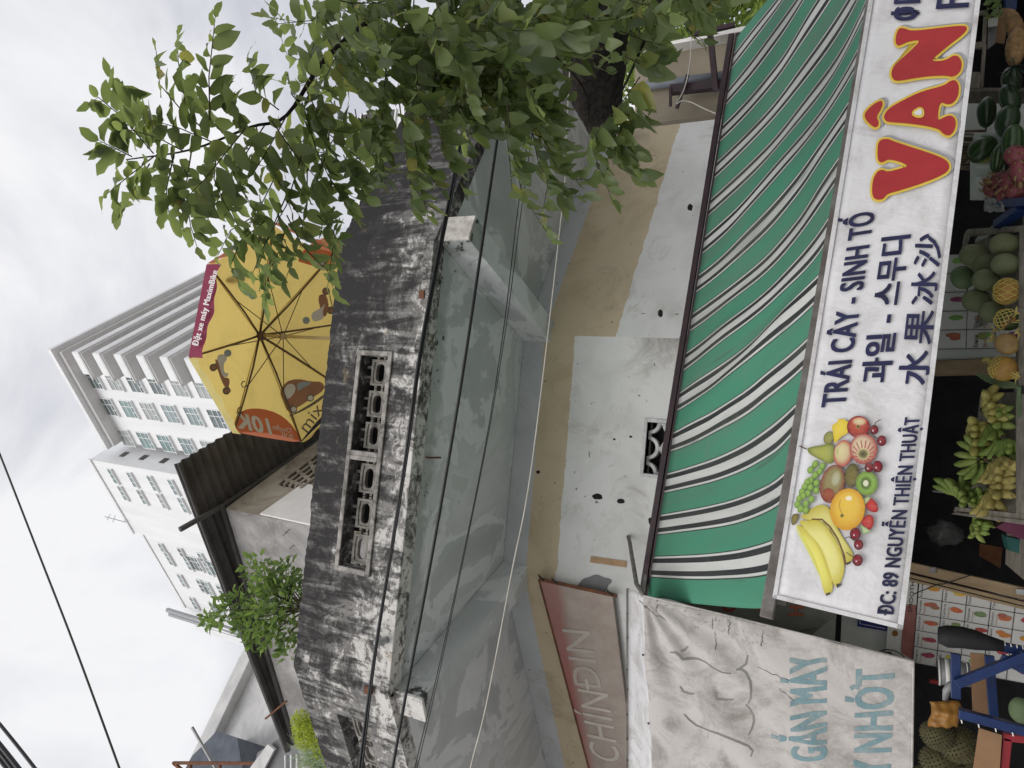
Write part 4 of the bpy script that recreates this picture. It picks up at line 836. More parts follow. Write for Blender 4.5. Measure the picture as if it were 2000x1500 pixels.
mb = MB(); mb.tube([f0+V((.02, .07, -.05)), f1+dB*1.4+V((0, .07, -.05))], .022, 8); mb.build('roller_tube', M['steel'], awn, smooth=True)
# wedge of steel beside the rail's left end
mb = MB(); mb.bar(QY(1268, 1060, 6.3), QY(1256, 1168, 6.0), .016, .03); mb.build('end_strut', M['steel'], awn)

# ------------------------------------------------------------------ grey-white tarpaulin at the left
t0 = QY(1257, 1163, 5.35); dT = V((-math.cos(rad(20)), math.sin(rad(20)), 0)); NT = dT.cross(UP); NT = NT if NT.y < 0 else -NT
tq = lambda x, y: QP(x, y, t0, NT)
tar = empty('hanging_tarpaulin', tq(1500, 1400), 'creased grey-white tarpaulin with faded teal lettering hanging left of the awning', 'tarpaulin')
k00, k10, k01, k11 = tq(1256, 1163), tq(1784, 1291), tq(1284, 1680), tq(1779, 1680)
def twarp(p):
    r = p-k00; d = r.length; s = r.dot(dT); z = -r.z; a = math.atan2(z, max(.001, s))
    f = .028*math.sin(a*15)*math.exp(-d*.9)*min(1, d*5)
    f += .026*noise.noise(V((s*3.2-z*2.2, (s+z)*.9, 2.0)))+.009*noise.noise(V((s*9-z*6, (s+z)*3, 5.0)))
    f += .016*math.sin((s*.8-z*.55)*17+1.5*noise.noise(V((s*2, z*2, 0))))*math.exp(-max(0, z-.75)*2.2)
    return p+NT*f
mb = MB(); mb.grid(lambda u, v: twarp(k00.lerp(k10, u).lerp(k01.lerp(k11, u), v)), 120, 90); mb.build('cloth', M['tarp'], tar, smooth=True).modifiers.new('thick', 'SOLIDIFY').thickness = .002
mb = MB(); mb.tube([twarp(k00)+NT*.003, twarp(k00.lerp(k10, .33))+NT*.003, twarp(k00.lerp(k10, .66))+NT*.003, twarp(k10)+NT*.003], .007, 6); mb.build('hem', M['tarp'], tar, smooth=True)
mb = MB(); mb.tube([twarp(k10.lerp(k11, i/14))+NT*.002 for i in range(15)], .008, 6); mb.build('hem', M['tarp'], tar, smooth=True)
# the folded-over top flap on its frame
bk = -NT*.55+V((0, 0, 0))
tb = t0-NT*.34
fq = lambda x, y: QP(x, y, tb, NT)
e0, e1_, h0, h1 = fq(1226, 1150), fq(1226, 1680), twarp(k00), twarp(k01)
mb = MB(); mb.grid(lambda u, v: twarp(k00.lerp(k01, v)).lerp(e0.lerp(e1_, v), u)+V((0, 0, -.02*math.sin(u*math.pi))), 6, 60); mb.build('top_flap', M['hem'], tar, smooth=True).modifiers.new('thick', 'SOLIDIFY').thickness = .003
mb = MB(); mb.tube([e0, e1_], .012, 6); mb.build('frame_pole', M['steel'], tar, smooth=True)
mb = MB(); mb.tube([QY(1227, 1048, 6.48), QY(1230, 1060, 6.35), QY(1243, 1140, 5.6), h0-NT*.01], .018, 8); mb.build('frame_pole', M['steel'], tar, smooth=True)
for v in (.2, .46, .72):
    p = twarp(k00.lerp(k01, v)); mb = MB(); mb.tube([p+NT*.004+V((0, 0, .012)), p+NT*.01+V((0, 0, .014))], .009, 8); mb.build('eyelet', M['black'], tar)
for v in (.08, .16, .27, .34, .43, .52, .6, .7, .78):
    p = e0.lerp(e1_, v); mb = MB(); mb.tube([p+NT*.01, p+NT*.018], .006, 6); mb.build('rivet', M['black'], tar)
tw = lambda p: twarp(p)
letter('GẮN MÁY', tq, (1614, 1485), (1614, 1273), (1542, 1487), M['teal'], tar, bold=.020, off=.0035, nrm=NT, warp=tw, cuts=3)
letter('NHÓT', tq, (1740, 1470), (1747, 1299), (1664, 1470), M['teal'], tar, bold=.020, off=.0035, nrm=NT, warp=tw, cuts=3)
mb = MB(); mb.add([twarp(tq(*p))+NT*.0036 for p in ((1663, 1349), (1659, 1341), (1667, 1337), (1679, 1342), (1678, 1348), (1670, 1345))], [(0, 1, 2, 5), (5, 2, 3, 4)]); mb.build('lettering', M['teal'], tar)
letter('THAY', tq, (1733, 1640), (1740, 1478), (1659, 1640), M['teal'], tar, bold=.020, off=.0035, nrm=NT, warp=tw, cuts=3)
def ribbon(pts, w_, mat, pl, n, par, warp=None, off=.004, name='drawn_line', sub=4):
    q = []
    for i in range(len(pts)-1):
        for k in range(sub): q.append(V((*pts[i], 0)).lerp(V((*pts[i+1], 0)), k/sub))
    q.append(V((*pts[-1], 0))); mb = MB(); L = []; R2 = []
    for i, p in enumerate(q):
        d = (q[min(i+1, len(q)-1)]-q[max(0, i-1)]).normalized(); e = V((-d.y, d.x, 0))*w_*(.45+.55*math.sin(math.pi*min(1, .15+i/len(q)*.85)))
        for S, s in ((L, 1), (R2, -1)):
            v = pl(p.x+e.x*s, p.y+e.y*s); v = warp(v) if warp else v; S.append(v+n*off)
    m_ = len(q); mb.add(L+R2, [(i, i+1, m_+i+1, m_+i) for i in range(m_-1)]); return mb.build(name, mat, par)
for ln in ([(375, 545), (420, 540), (455, 570), (480, 600), (540, 610), (600, 620), (660, 640), (720, 680), (790, 705), (870, 715)], [(910, 695), (950, 695), (990, 725), (1025, 790), (1035, 850), (1030, 920), (1005, 975)], [(925, 695), (985, 660), (1000, 590)], [(985, 985), (1020, 1030), (1045, 1090), (1045, 1150), (1030, 1200), (1005, 1240)],
           [(480, 1070), (520, 1120), (580, 1170), (660, 1190), (760, 1205), (850, 1240), (950, 1280), (1010, 1310), (1045, 1350), (1030, 1395)], [(740, 890), (745, 945), (820, 960), (885, 955)], [(450, 835), (480, 875), (530, 890), (570, 890)], [(460, 545), (490, 540), (515, 515)]):
    ribbon([(1220+x/4.168, 1140+y/4.168) for x, y in ln], 2.3, M['greyline'], tq, NT, tar, tw)
# stitched tears and dirt lines
mb = MB(); R3 = random.Random(4)
for (x, y, x2, y2) in ((1284, 1170, 1282, 1200), (1392, 1208, 1390, 1232), (1426, 1213, 1423, 1240), (1491, 1233, 1488, 1260), (1250, 1172, 1300, 1215), (1480, 1303, 1545, 1330), (1520, 1345, 1560, 1375), (1394, 1240, 1398, 1268)):
    pts = [tq(x+(x2-x)*i/9+R3.uniform(-1.5, 1.5), y+(y2-y)*i/9+R3.uniform(-1.5, 1.5)) for i in range(10)]; mb.tube([twarp(p)+NT*.002 for p in pts], [.0016+.002*R3.random() for _ in pts], 4)
for _ in range(60):
    x = R3.uniform(1300, 1500); y = 1165+(x-1256)*.245+R3.uniform(3, 40); a = R3.uniform(0, 3.1); p = [tq(x+math.cos(a)*k, y+math.sin(a)*k*.8) for k in (0, 1.5, 3+R3.random()*3)]; mb.tube([twarp(q)+NT*.002 for q in p], .0013, 3)
mb.build('cracks', M['ink'], tar, kind='stuff')

# ------------------------------------------------------------------ old painted board on the left wall
lw0 = WL+(WLL-WL).normalized()*.02; nLW = (WL-WLL).normalized().cross(UP); lb0 = WL+nLW*.07
lq = lambda x, y: QP(x, y, lb0, nLW)
mo = Nd('old_red_board'); p_ = mo.pos(); x_, y_2, z_ = mo.xyz(p_)
fade = mo.math('MULTIPLY', mo.math('ADD', x_, 1.7), -.50); nn = mo.noise(5, 7, .65)
topf = mo.ramp(mo.math('ADD', z_, mo.math('MULTIPLY', mo.math('SUBTRACT', nn, .5), .06)), [(.0, 0), (1, 1)])
zf = mo.math('MULTIPLY', mo.math('ADD', mo.math('SUBTRACT', z_, 4.60), mo.math('MULTIPLY', mo.math('SUBTRACT', nn, .5), .12)), 5.5)
rf_ = mo.math('MINIMUM', mo.math('ADD', mo.math('MULTIPLY', fade, .4), .60), mo.math('ADD', zf, .25, clamp=True), clamp=True)
mo.base(mo.mix(rf_, mo.mix(mo.ramp(nn, [(.35, 0), (.7, 1)]), (.36, .30, .26), (.45, .40, .35)), (.34, .085, .075)), .75, .25); mo.bump(nn, .2, .006)
brd = empty('faded_signboard', lq(1130, 1300), 'faded red and grey painted board with pale lettering on the wall behind the tarpaulin', 'signboard')
mb = MB(); mb.prism([lq(*p) for p in ((1053, 1133), (1196, 1164), (1262, 1700), (1203, 1700))], -nLW*.03); mb.build('board', mo.m, brd)
mb = MB(); mb.bar(lq(1053, 1131), lq(1205, 1164), .02, .03); mb.build('edge_strip', M['rust'], brd)
mb = MB(); mb.bar(lq(1053, 1133), lq(1203, 1700), .012, .02); mb.build('edge_strip', M['rust'], brd)
pf = simple('faded_cream_lettering', (.60, .56, .49), (.50, .46, .40), .8, 4)
letter('CHÍN', lq, (1213, 1492), (1187, 1354), (1153, 1478), pf, brd, bold=.004, off=.004, nrm=nLW)
letter('-', lq, (1150, 1350), (1147, 1334), (1132, 1348), pf, brd, bold=0, off=.004, nrm=nLW, cap=None) if 0 else None
mb = MB(); mb.add([lq(*p)+nLW*.0045 for p in ((1146, 1347), (1142, 1325), (1148, 1324), (1152, 1346))], [(0, 1, 2, 3)]); mb.build('lettering', pf, brd)
letter('DIN', lq, (1176, 1345), (1152, 1232), (1120, 1337), simple('fading_lettering', (.50, .455, .40), (.44, .40, .355), .8, 4), brd, bold=.004, off=.004, nrm=nLW)
for (x, y) in ((1060, 1131), (1086, 1138), (1194, 1161)):
    mb = MB(); p = lq(x, y)+nLW*.01; mb.tube([p+V((0, 0, -.02)), p+V((.03, -.01, .03)), p+V((.035, .02, .05))], .008, 5); mb.build('hanging_wire', M['black'], brd)

# ------------------------------------------------------------------ yellow parasol on the balcony
HUB = QY(505, 655, 6.0); AX = V((.015, .053, .998)).normalized(); PR_, PH, ROT = 1.255, .483, 1.246
pa = AX.cross(V((0, 1, 0))).normalized(); pb_ = AX.cross(pa)
RIM = [HUB-AX*PH+(pa*math.cos(ROT+i*math.pi/4)+pb_*math.sin(ROT+i*math.pi/4))*PR_ for i in range(8)]      # A B H G F E D C
um = empty('yellow_parasol', (HUB.x, HUB.y, 5.42), 'yellow and orange advertising parasol standing on the balcony, seen from below', 'parasol')
for i in range(8):
    a, b = RIM[i], RIM[(i+1) % 8]; mb = MB(); k = 6; vs = []; n = (a-HUB).cross(b-HUB).normalized()
    idx = {}
    for r in range(k+1):
        for c in range(r+1):
            q = a.lerp(b, c/r) if r else HUB; p = HUB.lerp(q, r/k)
            if r == k and 0 < c < r: p = p+(HUB-p)*.035*math.sin(math.pi*c/r)
            idx[(r, c)] = len(vs); vs.append(p)
    fs = [(idx[(r, c)], idx[(r+1, c)], idx[(r+1, c+1)]) for r in range(k) for c in range(r+1)]+[(idx[(r, c)], idx[(r+1, c+1)], idx[(r, c+1)]) for r in range(1, k) for c in range(r)]
    mb.add(vs, fs); mb.build('canopy_panel', M['yel'], um)
    mb = MB(); q = HUB-AX*.02; e = a-AX*.012; mb.tube([q, q.lerp(e, .35)-AX*.03, q.lerp(e, .7)-AX*.022, e], [.014, .012, .010, .007], 6); rb = mb.build('rib', M['rib'], um, smooth=True)
    mb = MB(); nn_ = (a-HUB).normalized().cross(AX).normalized()*.011; mb.add([HUB-AX*.004-nn_*.3, HUB-AX*.004+nn_*.3, a-AX*.004+nn_, a-AX*.004-nn_], [(0, 1, 2, 3)]); mb.build('seam_tape', M['seam'], um)
    mb = MB(); mb.tube([HUB-AX*.42, q.lerp(e, .55)-AX*.018], .0055, 5); mb.build('strut', M['rib'], rb, smooth=True)
def valance(i, mat, h_=.12):
    a, b = RIM[i], RIM[(i+1) % 8]; mb = MB(); out = ((a+b)/2-HUB); out = (out-AX*out.dot(AX)).normalized()
    mb.grid(lambda u, v: a.lerp(b, u)-AX*(h_*v*(1-.1*math.sin(u*9)))+out*(.012+.012*math.sin(u*23)*v), 24, 4); return mb.build('valance', mat, um, smooth=True)
valance(0, M['pur'], .23); valance(7, M['lem'], .14); valance(1, M['org']); valance(2, M['org']); valance(5, M['yel'], .06)
mb = MB(); mb.tube([HUB+AX*.06, HUB-AX*.05, HUB-AX*.1], [.03, .055, .035], 12); mb.build('hub', M['rib'], um, smooth=True)
mb = MB(); mb.tube([HUB-AX*.08, HUB-AX*3.05], .019, 10); mb.build('pole', M['pole'], um, smooth=True)
mb = MB(); mb.tube([HUB-AX*.36, HUB-AX*.40, HUB-AX*.47], [.03, .036, .03], 10); mb.build('runner', M['pole'], um, smooth=True)
mb = MB(); mb.tube([V((HUB.x-.16, HUB.y-.15, 5.43)), V((HUB.x-.16, HUB.y-.15, 5.52))], .25, 16); mb.build('base', M['midgrey'], um)
def pan(i):
    a, b = RIM[i], RIM[(i+1) % 8]; n = (a-HUB).cross(b-HUB).normalized(); n = n if n.z < 0 else -n
    return (lambda x, y: QP(x, y, HUB, n)), n
z7 = lambda p: (350+p[0]/3.3333, 450+p[1]/3.3333)
def onpanel(i, pts, mat, name, off=.004, k=1, label=None):
    pl, n = pan(i); P = [pl(*z7(p))+n*off for p in (chaikin(pts, k) if k else pts)]; mb = MB(); mb.add(P, [tuple(range(len(P)))]); return mb.build(name, mat, um, label=label)
def circ(x, y, rx, ry=None, n=14): return [(x+rx*math.cos(2*math.pi*i/n), y+(ry or rx)*math.sin(2*math.pi*i/n)) for i in range(n)]
onpanel(6, [(352, 1312), (358, 1230), (390, 1185), (450, 1160), (540, 1160), (640, 1190), (720, 1250), (785, 1345), (795, 1385), (560, 1350)], M['org'], 'printed_patch', .003, 1)
onpanel(2, [(740, 190), (900, 50), (1060, 40), (1060, 200), (960, 245), (880, 235)], M['org'], 'printed_patch', .003, 1)
pl6, n6 = pan(6)
letter('10K', pl6, (531, 849), (464, 836), (521, 817), M['pwhite'], um, bold=.03, off=.007, nrm=n6)
letter('Chuyến', pl6, (567, 846), (531, 838), (569, 837), M['pwhite'], um, bold=.01, off=.007, nrm=n6)
letter('đi từ', pl6, (571, 858), (548, 852), (573, 849), M['pwhite'], um, bold=.01, off=.007, nrm=n6)
pl5, n5 = pan(5)
letter('mix', pl5, (600, 846), (632, 800), (580, 830), M['pgrey'], um, bold=.0, off=.005, nrm=n5)
# printed car and scooters (plain riders)
onpanel(5, [(650, 1062), (690, 985), (770, 965), (860, 985), (930, 985), (950, 1035), (860, 1095), (760, 1160), (700, 1185), (675, 1120)], M['ptan'], 'printed_car', .004)
onpanel(5, [(700, 1215), (760, 1185), (870, 1120), (950, 1060), (945, 1090), (830, 1165), (720, 1212)], M['pgrey'], 'printed_car', .005)
onpanel(5, [(672, 1050), (705, 1000), (745, 1000), (760, 1040), (720, 1095), (690, 1100)], M['pwhite'], 'printed_car', .006); onpanel(5, [(765, 1000), (800, 985), (870, 990), (800, 1030), (770, 1050)], M['pblue'], 'printed_car', .006)
for (x, y) in ((852, 1092), (742, 1166)): onpanel(5, circ(x, y, 24), M['pgrey'], 'printed_wheel', .007, 0); onpanel(5, circ(x, y, 17), M['pwhite'], 'printed_wheel', .009, 0)
def scooter(i, w1, w2, body, rider, head):
    for w_ in (w1, w2): onpanel(i, circ(*w_, 25), M['pgrey'], 'printed_wheel', .004, 0); onpanel(i, circ(*w_, 15), M['ptan'], 'printed_wheel', .006, 0)
    onpanel(i, [((w1[0]+w2[0])/2+(w1[0]-w2[0])*k_[0]+(w1[1]-w2[1])*k_[1], (w1[1]+w2[1])/2+(w1[1]-w2[1])*k_[0]-(w1[0]-w2[0])*k_[1]) for k_ in ((-.6, -.10), (.6, -.10), (.6, -.16), (-.6, -.16))], M['shadowprint'], 'printed_shadow', .0035, 0)
    onpanel(i, body, M['ptan'], 'printed_scooter', .005); onpanel(i, rider, M['pwhite'], 'printed_rider', .006); onpanel(i, circ(*head, 24), M['pblue'], 'printed_rider', .008, 0)
scooter(7, (220, 893), (305, 1045), [(228, 835), (250, 845), (265, 900), (285, 960), (325, 960), (325, 1010), (300, 1030), (275, 985), (245, 900)], [(240, 830), (260, 805), (300, 810), (310, 840), (285, 870), (290, 930), (320, 925), (310, 960), (275, 950), (255, 870)], (312, 800))
scooter(3, (955, 395), (985, 520), [(935, 410), (960, 425), (975, 500), (950, 570), (925, 540), (900, 430)], [(860, 540), (890, 520), (930, 500), (950, 470), (930, 540), (945, 570), (890, 595), (860, 580)], (825, 585))
onpanel(0, [(285, 330), (300, 300), (380, 285), (395, 320), (330, 350)], M['ptan'], 'printed_car', .004)
va_, vb_ = RIM[0], RIM[1]; nV = (vb_-va_).cross(AX).normalized(); nV = nV if nV.y < 0 else -nV; outv = ((va_+vb_)/2-HUB); outv = (outv-AX*outv.dot(AX)).normalized()
vq = lambda x, y: QP(x, y, va_+outv*.04, nV)
letter('Đặt xe máy MaximBike', vq, (387, 677), (426, 529), (375.5, 674), M['white'], um, bold=.015, off=.004, nrm=nV)
plY, nY = pan(2)
letter('Y', plY, (612, 520), (614, 500), (640, 523), M['pwhite'], um, bold=.03, off=.005, nrm=nY)
for (x, y) in ((407, 1005), (380, 1175)):
    mb = MB(); pl, n = pan(7); c_ = [pl(*z7((x+18*math.cos(a), y+20*math.sin(a))))+n*.03 for a in (.3, 1.2, 2.2, 3.2, 4.2, 5.0)]; mb.tube(c_, .006, 5); mb.build('green_tie', M['pinel'], um)

# ------------------------------------------------------------------ cables
def cable(pts, r, mat, label, Y=None, name='cable', n=6, cat='cable', group=None, wob=0):
    P = [QY(x, y, Yv) for x, y, Yv in pts]; Q = []
    for i in range(len(P)-1):
        for k in range(6):
            t = k/6; a, b = P[i], P[i+1]; p0 = P[i-1] if i else a*2-b; p3 = P[i+2] if i+2 < len(P) else b*2-a
            Q.append(.5*((2*a)+(b-p0)*t+(2*p0-5*a+4*b-p3)*t*t+(3*a-p0-3*b+p3)*t**3)+V((0, 0, wob*noise.noise(V((i+t, r*100, 3))))))
    Q.append(P[-1]); mb = MB(); mb.tube(Q, r, n); return mb.build(name, mat, smooth=True, label=label, cat=cat, group=group)
Yc = 4.25
cable([(988, 140, 4.5), (977, 230, 4.45), (916, 650, Yc), (876, 900, Yc), (813, 1250, Yc), (767, 1500, Yc), (735, 1680, Yc)], .0115, M['black'], 'thick black cable nearest the wall crossing below the balcony soffit', wob=.006)
cable([(930, 120, 4.5), (905, 250, 4.45), (828, 640, Yc), (791, 900, Yc), (739, 1230, Yc), (702, 1500, Yc), (676, 1680, Yc)], .012, M['black'], 'thick black cable crossing the face of the mouldy balcony parapet', wob=.006)
cable([(936, 120, 4.5), (910, 250, 4.45), (833, 640, Yc+.01), (794, 900, Yc), (741, 1230, Yc), (707, 1500, Yc), (681, 1680, Yc)], .007, M['black'], 'thin black cable twisted along the thick one on the parapet', wob=.01)
cable([(1052, 130, 4.6), (1013, 395, 4.5), (983, 650, Yc), (942, 900, Yc), (869, 1250, Yc), (810, 1500, Yc), (770, 1680, Yc)], .0036, M['black'], 'upper of two thin black wires under the balcony', group='thin black wires', wob=.004)
cable([(1060, 130, 4.6), (1020, 395, 4.5), (987, 650, Yc), (944, 900, Yc), (872, 1250, Yc), (815, 1500, Yc), (776, 1680, Yc)], .0032, M['black'], 'lower of two thin black wires under the balcony', group='thin black wires', wob=.006)
cable([(1120, -120, 5.0), (1116, 60, 4.9), (1105, 300, 4.7), (1099, 400, 4.6), (1040, 900, 4.4), (1000, 1116, 4.35), (950, 1376, 4.3), (919, 1500, 4.3), (880, 1680, 4.3)], .0052, M['whitewire'], 'thin pale wire running across the front wall', cat='wire', name='wire')
cable([(-40, 790, 3.6), (0, 888, 3.6), (75, 1080, 3.6), (145, 1260, 3.6), (233, 1500, 3.6), (290, 1660, 3.6)], .0085, simple('grey_green_cable', (.05, .06, .05), (.04, .05, .04), .6), 'grey cable crossing the open sky alone')
for i, (a, r) in enumerate((((-60, 1345), .011), ((-60, 1385), .016), ((-60, 1400), .014), ((-60, 1415), .013))):
    y0 = a[1]; cable([(-60, y0, 3.0), (0, y0+70, 3.0), (70, y0+158+i*2, 3.0), (150, y0+268, 3.0)], r, M['black'], ['outermost thick black cable at the sky corner', 'second thick black cable at the sky corner', 'third thick black cable at the sky corner', 'innermost thick black cable at the sky corner'][i], group='bundle of thick cables in the sky corner')
cable([(1353, -100, 7.3), (1352, 30, 7.3), (1348, 120, 7.3), (1336, 175, 7.3), (1321, 202, 7.3), (1332, 197, 7.2), (1350, 200, 7.2), (1375, 212, 7.1), (1412, 228, 6.9)], .007, M['whitewire'], 'pale rope tied to the steel bracket beside the awning', cat='rope', name='rope')

# ================================================================== THE STALL UNDER THE BANNER
def YF(x): return 4.93+(1998-x)/110*.48
def at(x, y, d=0): return QY(x, y, YF(x)+d)
def fruit(name, label, cat, group, x, y, lx, ly, ang, mat, d=0.0, shape=None, tilt=0.0, nu=20, nv=14):
    """ellipsoid with its long axis at ang degrees in the picture (0 = picture right); lx, ly half sizes in picture pixels"""
    a = rad(ang); Yv = YF(x)+d; c = QY(x, y, Yv); e = 10.0
    la = QY(x+math.cos(a)*e, y+math.sin(a)*e, Yv)-c; wa = QY(x-math.sin(a)*e, y+math.cos(a)*e, Yv)-c
    L_, W_ = la.length*lx/e, wa.length*ly/e; zax = la.normalized(); zax = (zax+V((0, -tilt, 0))).normalized()
    mb = MB(); sd_ = RND.random()*50
    fn = shape or (lambda t, p: 1+.05*noise.noise(V((math.cos(p)*1.3+sd_, math.sin(p)*1.3, t*1.4))))
    mb.ell((0, 0, 0), (W_, 0, 0), (0, W_*.97, 0), (0, 0, L_), nu, nv, fn)
    me = mb.mesh(name, mat, True); o = inst(name, me, frame(c, V((0, -1, .3)), zax)); return tag(o, label, cat, group), c, L_, W_, zax
def stem_at(o, c, L_, zax, mat, r=.006, l=.03):
    mb = MB(); mb.tube([V((0, 0, L_*.97)), V((.002, 0, L_+l*.6)), V((.008, 0, L_+l))], [r*1.3, r, r*.9], 6); s = bpy.data.objects.new('stem', mb.mesh('stem', mat, True)); COL.objects.link(s); s.parent = o
WM = 'watermelons on the white foam box'
for (x, y, lx, ly, an, m, d, lb) in (
    (1975, 158, 26, 22, 80, 'wmelon', .10, 'dark watermelon nearest the pineapples, mostly behind its neighbours'),
    (1972, 193, 29, 23, 70, 'wmelon', .04, 'dark watermelon second from the pineapples'),
    (1927, 219, 30, 20, 92, 'wmelon', .06, 'dark watermelon standing against the pale pier, highest of the pile'),
    (1968, 236, 32, 25, 100, 'wmelon', 0, 'large mottled watermelon in the middle of the pile'),
    (1978, 277, 34, 24, 95, 'wmelonp', -.06, 'watermelon with a long yellow streak above the dragon fruit'),
    (1919, 292, 32, 25, 140, 'wmelonp', -.02, 'watermelon with a big yellow patch on the foam box'),
    (1949, 310, 29, 16, 100, 'wmelons', -.01, 'small light striped watermelon on the foam box')):
    o, c, L_, W_, zx = fruit('watermelon', lb, 'watermelon', WM, x, y, lx, ly, an, M[m], d); stem_at(o, c, L_, zx, M['stick'])
ML = 'green melons piled in the wooden crate'
def ribs(t, p): return 1+.018*math.cos(p*9)*math.sin(t)
for (x, y, lx, ly, an, m, d, lb) in (
    (1903, 500, 30, 24, 20, 'melon', .0, 'pale melon with a puckered stem end at the upper edge of the crate'),
    (1961, 477, 30, 22, 0, 'melon', .0, 'olive melon tight in the right corner of the crate'),
    (1963, 516, 29, 22, 5, 'melon', -.03, 'dull olive melon beside the front board of the crate'),
    (1924, 519, 26, 24, 40, 'melon', .06, 'half hidden melon in the middle of the crate pile'),
    (1925, 547, 28, 22, 10, 'melon', -.04, 'olive melon at the centre of the pile'),
    (1880, 542, 23, 25, 70, 'melongreen', .05, 'smooth light green melon topmost of the pile by the price sheet'),
    (1907, 587, 29, 24, 15, 'melon', -.02, 'plain melon at the left edge of the pile'),
    (1938, 609, 26, 22, 10, 'melon', -.03, 'small melon above the green papaya')):
    o, c, L_, W_, zx = fruit('melon', lb, 'melon', ML, x, y, lx, ly, an, M[m], d, ribs); stem_at(o, c, L_, zx, M['stick'], .005, .012)
def netting(o, L_, W_, t0, t1, k=12):
    mb = MB()
    for s in (-1, 1):
        for i in range(k):
            pts = []
            for j in range(13):
                t = t0+(t1-t0)*j/12; a = 2*math.pi*i/k+s*(j/12)*1.5
                pts.append(V((W_*1.04*math.sin(t)*math.cos(a), W_*1.02*math.sin(t)*math.sin(a), L_*1.04*math.cos(t))))
            mb.tube(pts, .0028, 4, False)
    n = bpy.data.objects.new('foam_net', mb.mesh('foam_net', M['net'], True)); COL.objects.link(n); n.parent = o; n['kind'] = 'stuff'
PG = 'papayas lined up below the melons'
for (x, y, lx, ly, an, m, d, lb, nt) in (
    (1966, 569, 27, 25, 0, 'papaya', -.08, 'yellow papaya wholly wrapped in a foam net', (.15, 2.9)),
    (1968, 625, 26, 21, 20, 'papayagreen', -.08, 'dark green papaya with orange streaks in a half open net', (1.5, 2.9)),
    (1967, 672, 25, 22, 30, 'papayatan', -.10, 'tan bare papaya between two netted ones', None),
    (1960, 720, 29, 25, 15, 'papaya', -.10, 'orange ripe papaya in a torn net above the bananas', (2.0, 2.95))):
    o, c, L_, W_, zx = fruit('papaya', lb, 'papaya', PG, x, y, lx, ly, an, M[m], d)
    if nt: netting(o, L_, W_, *nt)
# loose ends of net between the papayas
for k, (x, y, x2, y2) in enumerate(((1936, 668, 1944, 640), (1985, 600, 1990, 660), (1920, 702, 1945, 706), (1985, 745, 1988, 728))):
    mb = MB(); R4 = random.Random(k)
    for _ in range(16):
        t = R4.random(); p = at(x+(x2-x)*t, y+(y2-y)*t, -.12); q = V((R4.uniform(-.02, .02), R4.uniform(-.02, .01), R4.uniform(-.02, .03))); mb.tube([p-q, p+q*.3+V((0, -.01, .004)), p+q*1.2], .0028, 4)
    tag(mb.build('foam_net', M['net'], smooth=True), ['torn yellow foam net hanging off the green papaya', 'crumpled yellow foam net at the front crate board', 'torn yellow net flap left of the orange papaya', 'yellow net scrap under the orange papaya'][k], 'foam net', 'torn foam nets')
mb = MB(); P = [at(*p, -.02) for p in ((1905, 731), (1912, 727), (1940, 736), (1985, 748), (1990, 758), (1960, 759), (1925, 745))]; mb.prism(P, (0, .006, .002)); tag(mb.build('banana_leaf', M['melongreen']), 'torn strip of green leaf lying between papaya and bananas', 'leaf')

# bananas: bunches of single fruits
def banana_mesh(L_, r, bend, mat):
    pts, rs = [], []; k = 9
    for i in range(k+1):
        t = i/k; a = bend*(t-.5); pts.append(V((L_*.5*(1-math.cos(a))*1.6/max(.2, bend)*1.0, 0, L_*(t))))
        rs.append(r*(.34 if i == 0 else .62 if i == 1 else .72 if i == k-1 else .25 if i == k else 1-.12*abs(t-.5)))
    for i in range(len(pts)): t = i/k; pts[i].x = bend*L_*.9*((t-.45)**2-.2)
    mb = MB(); mb.tube(pts, rs, 7); return mb.mesh('banana', mat, True)
BMESH = {m: [banana_mesh(.15, .026, b, M[m]) for b in (.55, .75, 1.0)] for m in ('banana', 'bananag', 'bananad')}
def bunch(label, x, y, n, spread, dirang, m, d=0.0, size=1.0, rows=2, seed=1):
    R5 = random.Random(seed); c = at(x, y, d); e = 10; a = rad(dirang)
    ax = (at(x+math.cos(a)*e, y+math.sin(a)*e, d)-c).normalized(); sidev = (at(x-math.sin(a)*e, y+math.cos(a)*e, d)-c).normalized(); fr_ = ax.cross(sidev).normalized(); fr_ = fr_ if fr_.y < 0 else -fr_
    root = empty('banana_bunch', c, label, 'bananas', 'banana bunches on the stall')
    for r in range(rows):
        for i in range(n):
            u = (i/(n-1)-.5)*spread+R5.uniform(-.08, .08); dr_ = (ax*math.cos(u)+sidev*math.sin(u)+fr_*(.10+.40*(r-.5*(rows-1))+R5.uniform(-.08, .08))).normalized()
            p = c+sidev*math.sin(u)*.05*size+fr_*(.035*r-.015); s = size*R5.uniform(.85, 1.1)
            inst('banana', R5.choice(BMESH[m]), frame(p, -fr_*.9-ax*.3 if r == 0 else fr_, dr_) @ Matrix.Scale(s, 4), root)
    mb = MB(); mb.tube([c-ax*.035*size, c+ax*.012*size], [.018*size, .022*size], 8); mb.build('stem', M['bstem'], root, smooth=True)
bunch('pale ripe banana bunch next to the orange papaya', 1926, 800, 5, 1.2, -20, 'banana', -.06, 1.0, 2, 1)
bunch('spotted ripe banana bunch with a knobbly stalk at the middle of the row', 1894, 852, 5, 1.1, 0, 'banana', -.06, 1.05, 2, 2)
bunch('green bananas squeezed between two ripe bunches', 1940, 822, 5, 1.8, 25, 'bananag', .0, .9, 2, 3)
bunch('green banana bunch below the spotted one, tips to the left', 1925, 897, 6, 2.4, 180, 'bananag', .0, .85, 3, 4)
bunch('bright green banana bunch with a cut stalk at the crate end', 1884, 972, 7, 3.0, -55, 'bananag', -.06, .85, 3, 5)
bunch('brown freckled banana bunch against the front board', 1948, 900, 6, 1.6, 60, 'bananad', -.09, .95, 2, 6)
